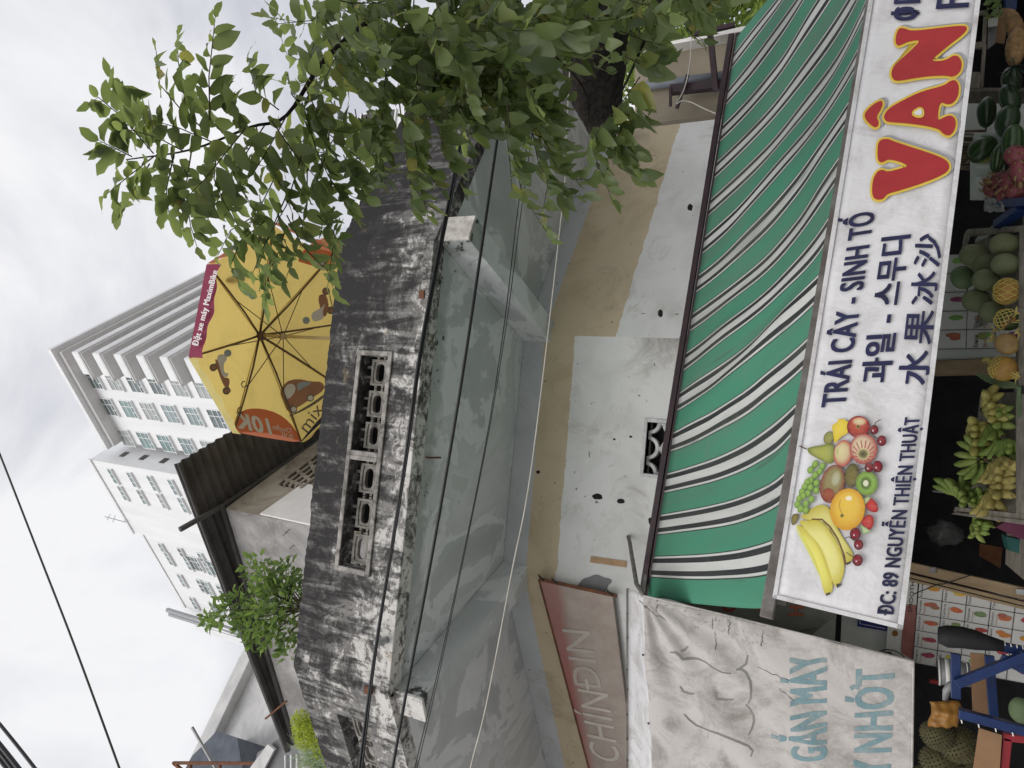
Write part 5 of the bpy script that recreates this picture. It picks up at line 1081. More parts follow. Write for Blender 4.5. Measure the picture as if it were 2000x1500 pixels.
bunch('overripe banana bunch fanned out from a dark stalk', 1938, 955, 7, 2.6, 30, 'bananad', -.10, 1.0, 2, 7)
bunch('small green bananas hanging outside the end board of the crate', 1905, 1026, 6, 1.2, 35, 'bananag', -.05, .62, 2, 8)
bunch('green bananas at the back of the crate behind the freckled bunch', 1962, 860, 6, 2.0, 80, 'bananag', .0, .85, 2, 9)
bunch('dark green bananas low in the corner of the banana crate', 1912, 990, 6, 2.2, 10, 'bananag', .02, .85, 2, 10)

# dragon fruit heap
DG = 'dragon fruit heaped beside the foam box'
for k, (x, y, r) in enumerate(((1985, 305, 21), (1990, 335, 20), (1972, 352, 20), (1952, 352, 17), (1938, 372, 17), (1962, 374, 18), (1984, 372, 19))):
    o, c, L_, W_, zx = fruit('dragon_fruit', ['pink dragon fruit highest of the heap under a watermelon', 'pink dragon fruit second from the watermelons', 'dragon fruit in the middle of the heap', 'dragon fruit leaning on the white foam box', 'dragon fruit at the tip of the heap over the plastic', 'dragon fruit at the foot of the heap', 'dragon fruit low by the blue rail'][k], 'dragon fruit', DG, x, y, r*1.15, r, 30+k*50, M['dragon'], -.08+.012*k)
    mb = MB(); R6 = random.Random(k)
    for i in range(26):
        t = .3+2.5*i/26; a = i*2.4; p = V((W_*math.sin(t)*math.cos(a), W_*math.sin(t)*math.sin(a), L_*math.cos(t))); nrm = V((p.x/W_, p.y/W_, p.z/L_)).normalized(); tip = p+nrm*.018+V((0, 0, .03)); sv = nrm.cross(V((0, 0, 1))).normalized()*.009
        mb.add([p-sv, p+sv, p+nrm*.012+V((0, 0, .012))+sv*.8, tip, p+nrm*.012+V((0, 0, .012))-sv*.8], [(0, 1, 2, 4), (4, 2, 3)])
    s = bpy.data.objects.new('scales', mb.mesh('scales', M['dscale'])); COL.objects.link(s); s.parent = o; s['kind'] = 'stuff'
# pineapples
for k, (x, y, lx, ly, an) in enumerate(((1984, 92, 36, 20, 95), (1982, 52, 34, 18, 70))):
    o, c, L_, W_, zx = fruit('pineapple', ['golden pineapple with its crown pointing down to the watermelons', 'darker pineapple behind the golden one'][k], 'pineapple', 'pineapples in the corner', x, y, lx, ly, an, M['pine'], -.02+k*.1, lambda t, p: 1+.07*abs(math.sin(p*5+t*7))*abs(math.sin(p*5-t*7)), 0, 40, 40)
    mb = MB(); R6 = random.Random(k+9)
    for i in range(34):
        a = R6.uniform(0, 6.28); el_ = R6.uniform(.15, 1.25); dv = V((math.cos(a)*math.sin(el_), math.sin(a)*math.sin(el_), math.cos(el_))); l = R6.uniform(.08, .15); b = V((0, 0, L_*.9)); sv = dv.cross(V((0, 0, 1))).normalized()*.010
        m1 = b+dv*l*.55+V((0, 0, .0)); e = b+dv*l-V((0, 0, .035*math.sin(el_))); mb.add([b-sv, b+sv, m1+sv*.8, e, m1-sv*.8], [(0, 1, 2, 4), (4, 2, 3)])
    s = bpy.data.objects.new('crown', mb.mesh('crown', M['pinel'])); COL.objects.link(s); s.parent = o
    if k == 0: s.rotation_euler = (0, 0, 0)
# foam box, sticks, plastic, blue rail
mb = MB(); q = [at(x, y, .08) for x, y in ((1903, 258), (1903, 364), (1962, 362), (1965, 258))]; mb.prism(q, (0, .3, .0)); foam = mb.build('foam_box', M['foam'], label='white chipped foam box under the watermelons', cat='box', bevel=.012)
mb = MB(); q = [at(x, y, .07) for x, y in ((1904, 322), (1905, 330), (1958, 328), (1958, 320))]; mb.prism(q, (0, -.02, 0)); mb.build('lid_edge', M['foam'], foam, bevel=.005)
mb = MB(); q = [at(x, y, .07) for x, y in ((1904, 348), (1905, 364), (1960, 362), (1958, 346))]; mb.prism(q, (0, -.03, 0)); mb.build('lid_edge', M['foam'], foam, bevel=.005)
sb = empty('stick_bundle', QY(1895, 290, 5.9), 'bundle of bamboo sticks stacked behind the foam box', 'sticks')
R7 = random.Random(3)
for i in range(14):
    y = 258+i*5.6; mb = MB(); mb.tube([QY(1860, y+R7.uniform(-2, 2), 5.9+R7.uniform(-.05, .05)), QY(1925, y-2+R7.uniform(-2, 2), 5.85+R7.uniform(-.05, .05))], R7.uniform(.006, .011), 6); mb.build('stick', M['stick'], sb, smooth=True)
mb = MB(); R7 = random.Random(8)
mb.grid(lambda u, v: at(1922+u*40, 386+v*28, -.06)+V((0, .03*noise.noise(V((u*5, v*4, 1))), .012*noise.noise(V((u*6, v*5, 4))))), 14, 10); mb.build('plastic_bag', M['plastic'], smooth=True, label='crumpled clear plastic bag draped on the blue rail', cat='plastic bag')
rk = empty('blue_fruit_rack', at(1980, 400), 'blue slotted steel rack under the dragon fruit', 'rack')
for px in (((1945, 399), (2100, 385)), ((1998, 405), (1950, 440))):
    mb = MB(); mb.bar(at(*px[0], .02), at(*px[1], .02), .05, .07); mb.build('bar', M['bluesteel'], rk, bevel=.003)
for t in (.3, .36, .42):
    mb = MB(); p = at(1945+155*t*.45, 399-14*t*.45+3, -.02); mb.box(p, (.012, 0, 0), (0, -.004, 0), (0, 0, .006)); mb.build('slot', M['white'], rk)
mb = MB(); mb.prism([at(*p, .12) for p in ((1968, 418), (1974, 424), (1930, 462), (1905, 472), (1910, 462), (1940, 440))], (0, .02, .004)); mb.build('paper_roll', M['paper'], label='rolled white paper poking out between rack and melon crate', cat='paper')

# crates
def slat(par, px, d, th=.02, mat=None, name='slat'):
    mb = MB(); mb.prism([at(*p, d) for p in px], (0, th, .0)); return mb.build(name, mat or M['wood'], par, bevel=.003)
cr = empty('melon_crate', at(1990, 530), 'grey wooden slatted crate holding the green melons', 'crate')
slat(cr, ((1884, 455), (1890, 447), (1996, 440), (1996, 450), (1895, 460)), .04, .035)
slat(cr, ((1884, 455), (1896, 459), (1886, 490), (1878, 490)), .05, .04)
slat(cr, ((1992, 440), (2060, 440), (2060, 606), (1990, 600)), -.10, .02, None, 'front_board'); slat(cr, ((1990, 600), (2060, 606), (2060, 760), (1990, 752)), -.11, .02, None, 'front_board')
slat(cr, ((1905, 465), (1990, 458), (1990, 600), (1912, 640)), .30, .02, None, 'sloped_base')
bc = empty('banana_crate', at(1990, 880), 'low grey wooden crate heaped with bananas', 'crate')
slat(bc, ((1864, 1000), (1872, 999), (2060, 1022), (2060, 1010), (1868, 990)), -.10, .10, None, 'end_board'); slat(bc, ((1858, 1004), (1866, 1000), (2060, 1022), (2060, 1034)), -.11, .02, None, 'end_board')
slat(bc, ((1985, 770), (2060, 765), (2060, 1000), (1985, 1004)), -.15, .02, M['wood'], 'front_board'); slat(bc, ((1986, 755), (1994, 755), (1994, 815), (1987, 815)), -.16, .006, M['melongreen'], 'green_edge')
slat(bc, ((1915, 770), (1988, 765), (1988, 1005), (1890, 1000)), .22, .02, None, 'sloped_base')
st_ = empty('fruit_stand', V((.5, 5.4, 0)), 'dark wooden stand carrying the crates and boxes of fruit', 'stand')
zt = at(2010, 700).z; mb = MB(); mb.box((-.6, 4.86, zt-.12), (3.6, 0, 0), (0, 1.1, 0), (0, 0, .05)); mb.build('board', M['wood'], st_)
for x in (-.55, 1.2, 2.9):
    for y in (4.9, 5.85): mb = MB(); mb.box((x, y, .13), (.06, 0, 0), (0, .06, 0), (0, 0, zt-.26)); mb.build('leg', M['wood'], st_)
wc = empty('tall_crate', QY(1920, 100, 5.7), 'old grey wooden crate standing on end near the pineapples', 'crate')
for px in (((1922, 20), (1930, 18), (1926, 85), (1918, 86)), ((1920, 86), (1927, 86), (1921, 170), (1913, 171)), ((1890, 25), (1925, 19), (1925, 25), (1890, 31)), ((1885, 84), (1925, 80), (1925, 92), (1885, 95)), ((1880, 140), (1915, 140), (1918, 171), (1880, 172))):
    mb = MB(); mb.prism([QY(*p, 5.7) for p in px], (0, .03, 0)); mb.build('slat', M['wood'], wc, bevel=.003)
def flat(name, label, cat, px, Y, mat, th=.01):
    mb = MB(); mb.prism([QY(*p, Y) for p in px], (0, th, 0)); return mb.build(name, mat, label=label, cat=cat)
flat('cardboard', 'brown cardboard sheet leaning behind the pineapples', 'cardboard', ((1947, 18), (1972, 15), (1962, 85), (1944, 82)), 5.75, M['card'])
flat('carton', 'grey carton flap with a white top edge beside the tall crate', 'carton', ((1930, 38), (1950, 34), (1944, 84), (1929, 96)), 5.72, M['grey'])
flat('paper', 'white paper on the carton beside the tall crate', 'paper', ((1930, 36), (1950, 33), (1948, 50), (1930, 53)), 5.68, M['paper'])
mb = MB(); R8 = random.Random(6); mb.col = []
for _ in range(90):
    p = QY(R8.uniform(1925, 1955), R8.uniform(-30, 35), 5.6+R8.uniform(-.1, .1)); d = V((R8.uniform(-1, 1), R8.uniform(-1, .2), R8.uniform(-1, 1))).normalized(); s = d.orthogonal().normalized()*.012; mb.add([p-d*.03, p+s, p+d*.03, p-s], [(0, 1, 2, 3)]); mb.col += [(R8.random(), 0, 0)]*4
mb.build('herb_bunch', M['shrub'], label='leafy green herbs at the top corner above the cardboard', cat='herbs')
flat('blue_crate', 'dark blue plastic crate wall behind the pineapples', 'crate', ((1962, -40), (1990, -40), (1985, 20), (1965, 18)), 5.8, M['bluesteel'], .1)
flat('shelf_board', 'grey shelf board below the tall crate', 'shelf', ((1893, 171), (2080, 172), (2080, 178), (1893, 178)), 5.9, M['wood'], .2)

# price sheets on the walls
def sheet(name, label, px, Y, rows, cols, seed, title=None):
    f = lambda x, y: QY(x, y, Y); root = empty(name, f(*px[0]), label, 'price sheet'); mb = MB(); mb.prism([f(*p) for p in px], (0, .006, 0)); mb.build('sheet', M['menu'], root)
    A, B, C_, D = [V((*p, 0)) for p in px]                 # A,B along the left-to-right top edge (picture: bottom to top); D, C_ below
    def uvp(u, v): p = A.lerp(B, u).lerp(D.lerp(C_, u), v); return p.x, p.y
    mb = MB(); n = V((0, -1, 0))
    for i in range(cols+1): a, b = f(*uvp(i/cols, 0)), f(*uvp(i/cols, 1)); mb.bar(a+n*.003, b+n*.003, .004, .003, n)
    for j in range(rows+1): a, b = f(*uvp(0, j/rows)), f(*uvp(1, j/rows)); mb.bar(a+n*.003, b+n*.003, .004, .003, n)
    mb.build('grid_lines', M['ink'], root, kind='stuff')
    R9 = random.Random(seed); pr = MB(); pr.col = []
    pal = [(.55, .22, .03), (.42, .05, .06), (.25, .42, .10), (.55, .42, .05), (.28, .05, .14), (.16, .30, .08), (.45, .12, .06)]
    for j in range(rows):
        for i in range(cols):
            c = R9.choice(pal); o_ = .004
            for k in range(3):
                u0, v0 = (i+.62+R9.uniform(-.08, .12))/cols, (j+.62+R9.uniform(-.1, .12))/rows; pts = []
                for q in range(9):
                    a = 2*math.pi*q/9; pts.append(f(*uvp(u0+.13*math.cos(a)/cols, v0+(.2 if k else .27)*math.sin(a)/rows))+n*(o_+.0005*k))
                o0 = len(pr.v); pr.v += pts; cc = tuple(x*R9.uniform(.7, 1.3) for x in c); pr.col += [cc]*9; pr.f.append(tuple(range(o0, o0+9)))
    pr.build('drink_pictures', M['print'], root, kind='stuff')
    return root, uvp, f
sr, uvp, f = sheet('price_sheet', 'white price sheet with fruit drink pictures behind the melons', ((1830, 682), (1838, 498), (2000, 492), (2000, 680)), 6.16, 3, 5, 2)
for i, wd in enumerate(('Банан', 'Манго', 'Лимон', 'Яблоко', 'Кокос')):
    letter(wd, f, uvp((i+.08)/5, .47), uvp((i+.7)/5, .47), uvp((i+.08)/5, .41), M['ink'], sr, bold=0, off=.004)
    letter(('Banana', 'Mango', 'Lemon', 'Apple', 'Coconut')[i], f, uvp((i+.08)/5, .57), uvp((i+.6)/5, .57), uvp((i+.08)/5, .52), M['ptan'], sr, bold=0, off=.004)
sl_, uvp, f = sheet('price_sheet', 'large wrinkled white price sheet with drink pictures beside the blue rack', ((1783, 1294), (1795, 1135), (2080, 1178), (2056, 1345)), 6.16, 6, 5, 5)
for j, row in enumerate((('Манго', 'Красный', 'Белый', 'Папайя', 'Банан'), ('Ананас', '', 'Авокадо', 'Сапота', 'Апельсин'), ('', '', 'Гуава', 'Морковь', 'Помело'), ('', 'Дуриан', 'Клубника', 'Кокос', 'Гранат'))):
    for i, wd in enumerate(row):
        if wd: letter(wd, f, uvp((i+.08)/5, (j+.18)/6), uvp((i+.85)/5, (j+.18)/6), uvp((i+.08)/5, (j+.08)/6), M['ink'], sl_, bold=0, off=.004)
for (j, i, wd) in ((0, 0, 'Mango'), (0, 1, 'Red dragon'), (0, 2, 'White dragon'), (0, 3, 'Papaya'), (1, 2, 'Avocado'), (1, 3, 'Sapota'), (2, 2, 'Guava'), (2, 3, 'Carrot'), (3, 3, 'Coconut')):
    letter(wd, f, uvp((i+.08)/5, (j+.34)/6), uvp((i+.7)/5, (j+.34)/6), uvp((i+.08)/5, (j+.26)/6), M['ptan'], sl_, bold=0, off=.004)
hd = empty('sheet_header', QY(1770, 1240, 6.2), 'pinkish header strip of the drink price sheet with an orange slice', 'poster')
mb = MB(); mb.prism([QY(*p, 6.17) for p in ((1728, 1300), (1734, 1222), (1770, 1130), (1793, 1132), (1783, 1294))], (0, .006, 0)); mb.build('sheet', M['paper'], hd)
mb = MB(); mb.add([QY(*p, 6.165) for p in ((1760, 1275), (1765, 1180), (1790, 1182), (1784, 1290))], [(0, 1, 2, 3)]); mb.build('pink_area', simple('dull_pink_print', (.34, .14, .12), (.28, .10, .09), .5), hd)
mb = MB(); mb.add([QY(1748+6*math.cos(a*.5236), 1237+6*math.sin(a*.5236), 6.163) for a in range(12)], [tuple(range(12))]); mb.build('orange_slice', M['orange'], hd)
letter('SMOOTHIES', lambda x, y: QY(x, y, 6.165), (1781, 1196), (1788, 1118), (1773, 1195), M['ink'], hd, bold=.01, off=.003)
# left interior: pale sheets, lettered cloth, blue plate, fan
flat('marble_sheet', 'pale marble sheet with a vertical joint above the fan', 'wall sheet', ((1640, 1292), (1645, 1180), (1745, 1180), (1740, 1300)), 6.24, M['marble'], .02)
flat('marble_sheet', 'tall pale sheet left of the joint behind the tarpaulin edge', 'wall sheet', ((1520, 1275), (1540, 1180), (1634, 1190), (1628, 1290)), 6.26, simple('greenish_sheet', (.46, .48, .44), (.36, .38, .34), .5, 2), .02)
cl = empty('lettered_cloth', QY(1470, 1200, 5.9), 'dim grey cloth with orange letters hanging in the shade under the awning end', 'cloth')
mb = MB(); mb.prism([QY(*p, 5.9) for p in ((1300, 1260), (1300, 1120), (1560, 1150), (1640, 1195), (1560, 1262))], (0, .01, 0)); mb.build('sheet', simple('dim_grey_cloth', (.22, .22, .20), (.16, .16, .145), .8, 3), cl)
f9 = lambda x, y: QY(x, y, 5.89)
letter('C', f9, (1436, 1194), (1438, 1177), (1410, 1194), simple('red_letter', (.34, .06, .03), None, .6), cl, bold=.03, off=.004); letter('H', f9, (1568, 1203), (1570, 1183), (1539, 1201), M['org'], cl, bold=.03, off=.004); letter('I', f9, (1490, 1190), (1490, 1184), (1473, 1190), M['ptan'], cl, bold=.03, off=.004)
cable([(1500, 1236, 5.8), (1560, 1233, 5.8), (1600, 1224, 5.8), (1632, 1198, 5.8)], .007, M['steel'], 'loose wire curving across the pale sheet left of the banner', name='wire', cat='wire')
bp = empty('blue_plate', QY(1700, 1220, 6.2), 'blue house plate with a white border half behind the banner', 'plate')
mb = MB(); mb.prism([QY(*p, 6.21) for p in ((1674, 1223), (1678, 1195), (1738, 1205), (1732, 1233))], (0, .008, 0)); mb.build('plate', M['bluesign'], bp)
mb = MB(); [mb.bar(QY(*a, 6.205), QY(*b, 6.205), .004, .003) for a, b in (((1679, 1218), (1682, 1196)), ((1679, 1218), (1730, 1228)))]; mb.build('border', M['white'], bp)
fan = empty('wall_fan', QY(1728, 1290, 5.95), 'black wire cage fan poking out above the tarpaulin edge', 'fan')
fc = QY(1740, 1302, 5.9); fr0 = .12
for k in range(3):
    mb = MB(); mb.tube([fc+V((fr0*(1-k*.22)*math.cos(a*.314), -.02-k*.012, fr0*(1-k*.22)*math.sin(a*.314))) for a in range(21)], .004, 5, False); mb.build('cage_ring', M['black'], fan, smooth=True)
mb = MB()
for k in range(36):
    a = k*math.pi/18; mb.tube([fc+V((.03*math.cos(a), -.05, .03*math.sin(a))), fc+V((fr0*math.cos(a), -.02, fr0*math.sin(a)))], .0016, 4)
mb.build('cage_wires', M['black'], fan, kind='stuff'); mb = MB(); mb.tube([fc+V((0, -.05, 0)), fc+V((0, .08, 0))], .045, 12); mb.build('motor', M['black'], fan, smooth=True)
for k in range(3):
    a = k*2.09+.4; u = V((math.cos(a), 0, math.sin(a))); s = V((-math.sin(a), .35, math.cos(a))); mb = MB(); mb.prism([fc+u*.03-s*.015, fc+u*.1-s*.04, fc+u*.105+s*.03, fc+u*.03+s*.015], (0, .003, 0)); mb.build('blade', M['grey'], fan)
# folding-gate rails between the dark doorway and the price sheet
gt = empty('shutter_rail', QY(1880, 1120, 6.1), 'leaning tan shutter rails beside the large price sheet', 'rail')
for (a, b, c, d) in (((1740, 1090), (2100, 1170), (2100, 1196), (1740, 1108)), ((1740, 1112), (2100, 1200), (2100, 1208), (1740, 1119)), ((1740, 1121), (2100, 1210), (2100, 1216), (1740, 1126))):
    mb = MB(); mb.prism([QY(*p, 6.1) for p in (a, b, c, d)], (0, .05, 0)); mb.build('rail', M['tan'], gt, bevel=.004)
mb = MB(); mb.prism([QY(*p, 6.09) for p in ((1816, 1108), (1828, 1108), (1827, 1120), (1814, 1118))], (0, -.01, 0)); mb.build('latch', M['steel'], gt); mb = MB(); mb.prism([QY(*p, 6.09) for p in ((1984, 1150), (2010, 1152), (2010, 1163), (1984, 1160))], (0, -.01, 0)); mb.build('latch', M['galv'], gt)
cable([(1783, 1161, 6.05), (1830, 1142, 6.05), (1845, 1140, 6.05), (1897, 1123, 6.05)], .004, M['black'], 'thin dark cord looped over the shutter rails', name='cord', cat='cord')
# things glimpsed in the dark doorway
flat('packet', 'dim red and yellow packet on a shelf in the dark doorway', 'packet', ((1912, 1085), (1914, 1062), (1958, 1070), (1954, 1110)), 6.9, simple('dim_yellow_red', (.16, .09, .02), (.12, .015, .01), .6, 6), .05)
mb = MB(); gb_ = QY(1848, 1042, 6.9); mb.ell(gb_, (.10, 0, 0), (0, .07, 0), (0, 0, .12), 18, 12, lambda t, p: 1+.35*noise.noise(V((math.cos(p)*2, math.sin(p)*2, t*2)))); mb.build('plastic_bag', simple('dim_plastic', (.10, .10, .10), (.05, .05, .05), .4, 20), label='dim grey plastic bag hanging in the dark doorway', cat='bag', smooth=True)
flat('magenta_tray', 'magenta tray under the banana crate end', 'tray', ((1945, 1030), (1962, 1020), (2060, 1030), (2060, 1060), (1990, 1052)), 5.1, M['magenta'], .2); flat('teal_bin', 'dark teal bin below the magenta tray', 'bin', ((1964, 1048), (2000, 1056), (2060, 1068), (2060, 1100), (1970, 1075)), 5.4, simple('dark_teal', (.02, .10, .09), None, .5), .2)
mb = MB(); mb.tube([QY(1822, 959, 5.8), QY(1870, 964, 5.7)], .007, 6); mb.build('metal_rod', M['galv'], label='shiny metal rod sticking up behind the green bananas', cat='rod', smooth=True)

# blue slotted rack with durians at the left
rb_ = empty('blue_angle_rack', QY(1950, 1350, 4.9), 'blue slotted angle steel rack below the hanging tarpaulin', 'rack'); Yr = 4.95
for k, (a, b, wd, dd) in enumerate((((1868, 1335), (2060, 1258), .055, 0), ((1872, 1392), (2080, 1448), .06, -.04), ((1866, 1276), (1867, 1364), .03, .05), ((1952, 1262), (2090, 1290), .05, .1), ((1955, 1285), (2060, 1335), .035, .02), ((1932, 1280), (1941, 1402), .03, .3))):
    mb = MB(); mb.bar(QY(*a, Yr+dd), QY(*b, Yr+dd), wd, .05); mb.build('bar', M['bluesteel'], rb_, bevel=.003)
R9 = random.Random(2)
for k in range(12):
    t = k/12; p = QY(1953+140*t, 1259+28*t, Yr+.07) if k < 6 else QY(1880+200*(k-6)/6, 1413+50*(k-6)/6, Yr-.08); mb = MB(); mb.box(p, (.018, 0, .004), (0, -.003, 0), (0, 0, .006)); mb.build('slot', M['white'], rb_)
mb = MB(); c = [QY(1832, 1240, Yr), QY(1850, 1243, Yr), QY(1880, 1245, Yr), QY(1905, 1250, Yr), QY(1930, 1256, Yr), QY(1960, 1262, Yr)]; mb.tube(c, [.045, .062, .06, .055, .042, .03], 12); mb.build('black_cover', M['pblk'], label='black padded cover pulled over the top of the blue rack', cat='cover', smooth=True)
flat('cardboard', 'upper brown cardboard strip behind the blue rack', 'cardboard', ((1895, 1275), (1928, 1278), (1938, 1405), (1900, 1400)), 5.3, M['card']); flat('cardboard', 'lower brown cardboard strip under the blue rack bar', 'cardboard', ((1912, 1422), (1957, 1436), (1950, 1540), (1895, 1540)), 4.98, M['card'])
bk_ = empty('paint_bucket', QY(1850, 1310, 5.6), 'grey striped plastic bucket behind the blue rack', 'bucket')
ba, bb = QY(1832, 1310, 5.6), QY(1895, 1318, 5.6); mb = MB(); mb.tube([ba, ba.lerp(bb, .3), ba.lerp(bb, .6), bb], [.085, .083, .08, .075], 20); mb.build('body', M['grey'], bk_, smooth=True); mb = MB(); mb.tube([ba.lerp(bb, .22), ba.lerp(bb, .36)], [.086, .085], 20); mb.build('stripe', M['paper'], bk_, smooth=True); mb = MB(); mb.tube([ba, ba.lerp(bb, .06)], [.09, .09], 20); mb.build('rim', M['paper'], bk_, smooth=True)
cable([(1880, 1292, 5.5), (1888, 1296, 5.45), (1890, 1315, 5.45), (1886, 1334, 5.45)], .004, M['galv'], 'wire bucket handle hanging by the blue upright', name='bent_wire', cat='wire')
flat('red_pipe', 'dull red pipe lying in the dark left of the bucket', 'pipe', ((1816, 1328), (1816, 1334), (1845, 1339), (1845, 1333)), 6.0, M['red'], .03)
for k, (x, y, r) in enumerate(((1832, 1436, 30), (1870, 1452, 38), (1838, 1490, 36), (1890, 1500, 34), (1815, 1530, 34))):
    c = QY(x, y, 5.15+.06*k); R_ = (QY(x+r, y, 5.15+.06*k)-c).length; root = empty('durian', c, ['spiky durian under the orange wrap', 'large spiky durian beside the cardboard strip', 'spiky durian low in the dark corner', 'spiky durian behind the lower cardboard', 'spiky durian at the very edge of the picture'][k], 'durian', 'durians piled under the rack')
    mb = MB(); mb.ell(c, (R_, 0, 0), (0, R_, 0), (0, 0, R_*1.15), 14, 10); mb.build('husk', M['durian'], root, smooth=True); mb = MB()
    for i in range(260):
        zf = 1-2*(i+.5)/260; a = i*2.39996; rr = math.sqrt(1-zf*zf); d = V((rr*math.cos(a), rr*math.sin(a), zf*1.15)); dn = d.normalized(); t = dn.orthogonal().normalized()*R_*.075; b2 = dn.cross(t); p = c+d*R_*.98; mb.add([p+t, p-t*.5+b2*.87, p-t*.5-b2*.87, p+dn*R_*.16], [(0, 1, 3), (1, 2, 3), (2, 0, 3)])
    mb.build('spikes', M['durian'], root, kind='stuff')
mb = MB(); mb.grid(lambda u, v: QY(1816+u*58+4*math.sin(v*5), 1370+v*50+(4*noise.noise(V((u*3, v*3, 2)))), 5.02)+V((0, .03*noise.noise(V((u*4, v*4, 7)))-.05*math.sin(u*3.14)*math.sin(v*3.14), 0)), 12, 12); mb.build('orange_wrap', M['orange'], smooth=True, label='crumpled orange plastic wrap over a durian', cat='wrap').modifiers.new('thick', 'SOLIDIFY').thickness = .004
mb = MB(); mb.tube([QY(*p, 5.1) for p in ((1846, 1368), (1848, 1350), (1856, 1338), (1868, 1334))], [.014, .02, .022, .015], 8); mb.build('pale_rag', M['plastic'], smooth=True, label='twisted pale rag tied on the blue rack', cat='rag')
o, c, L_, W_, zx = fruit('green_mango', 'green mango with a pale paper at the edge under the blue rack', 'mango', None, 1994, 1388, 26, 24, 80, M['melongreen'], .2)
rf2 = empty('red_stand', QY(1965, 1450, 5.0), 'red painted steel stand below the blue rack', 'stand')
for a, b in (((1958, 1438), (2080, 1452)), ((1968, 1440), (1955, 1560))): mb = MB(); mb.bar(QY(*a, 5.02), QY(*b, 5.02), .04, .04); mb.build('bar', M['redsteel'], rf2, bevel=.004)

# ================================================================== TREE AND PLANTS
RT = random.Random(21)
def leafgeo(fold=.18, curl=.22, wav=.05, w_=.27, seed=0):
    """one leaf along +y (length 1), blade across x, upper side +z"""
    R_ = random.Random(seed); ys = [0, .12, .32, .55, .78, .93, 1.0]; ws = [.02, .62, 1.0, .98, .66, .28, 0.0]; vs = []; fs = []
    for y, k in zip(ys, ws):
        z0 = -curl*y*y
        wl, wr = w_*k*(1+R_.uniform(-.12, .12)), w_*k*(1+R_.uniform(-.12, .12))
        vs += [V((-wl, y-.02, z0+fold*wl+R_.uniform(-wav, wav)*k)), V((0, y, z0)), V((wr, y-.02, z0+fold*wr+R_.uniform(-wav, wav)*k))]
    for j in range(len(ys)-1):
        o = j*3; fs += [(o, o+1, o+4, o+3), (o+1, o+2, o+5, o+4)]
    return vs, fs
LG = [leafgeo(.12, .12, .04, .27, 1), leafgeo(.35, .35, .07, .25, 2), leafgeo(.1, .55, .08, .27, 3), leafgeo(.55, .15, .08, .25, 4), leafgeo(.2, .22, .11, .29, 5), leafgeo(.7, .5, .10, .24, 6), leafgeo(-.2, .3, .09, .26, 7), leafgeo(.15, -.2, .07, .22, 8)]
LM = []
for vs, fs in LG: mb = MB(); mb.add(vs, fs); LM.append(mb.mesh('leaf', M['leaf'], True))
leaves = []; twigs = MB()
def lmat(p, d, n, s):
    d = d.normalized(); n = (n-d*n.dot(d)); n = n.normalized() if n.length > 1e-4 else d.orthogonal().normalized(); x = d.cross(n)
    return Matrix(((x.x*s, d.x*s, n.x*s, p.x), (x.y*s, d.y*s, n.y*s, p.y), (x.z*s, d.z*s, n.z*s, p.z), (0, 0, 0, 1)))
def spray(P, nl, ls, droop=.25, flat_=.6, tip=True, r0=.0035, spread=58):
    """compound twig along the 3-D polyline P with nl leaflets of length ls on alternate sides"""
    P = [V(p) for p in P]; twigs.tube(P, [r0*(1-.6*i/(len(P)-1)) for i in range(len(P))], 4)
    seg = [(P[i+1]-P[i]).length for i in range(len(P)-1)]; T = sum(seg)
    nrm0 = V((RT.uniform(-.5, .5), RT.uniform(-.9, .1), 1)).normalized()
    for k in range(nl):
        t = (.10+.90*k/max(1, nl-1))*T; i = 0
        while i < len(seg)-1 and t > seg[i]: t -= seg[i]; i += 1
        p = P[i].lerp(P[i+1], min(1, t/seg[i])); d = (P[i+1]-P[i]).normalized()
        s = 1 if k % 2 else -1; sv = d.cross(nrm0).normalized()*s; a = rad(spread+RT.uniform(-14, 14))
        if k == nl-1 and tip: a = rad(RT.uniform(-12, 12))
        ld = d*math.cos(a)+sv*math.sin(a)+V((0, 0, -droop*RT.uniform(.4, 1.6)))
        n = nrm0*flat_+V((RT.uniform(-1, 1), RT.uniform(-1, 1), RT.uniform(-.6, 1)))*(1-flat_)
        sz = ls*RT.uniform(.62, 1.18)*(.75+.25*math.sin(math.pi*min(1, .25+k/nl)))
        twigs.tube([p, p+ld.normalized()*sz*.08], .0012, 3, False)
        leaves.append((lmat(p+ld.normalized()*sz*.06, ld, n, sz), RT.randrange(len(LM)), sz))
def px3(pts, t0, t1=None):
    t1 = t1 or t0; n = len(pts)-1; return [QT(x, y, t0+(t1-t0)*i/n) for i, (x, y) in enumerate(pts)]
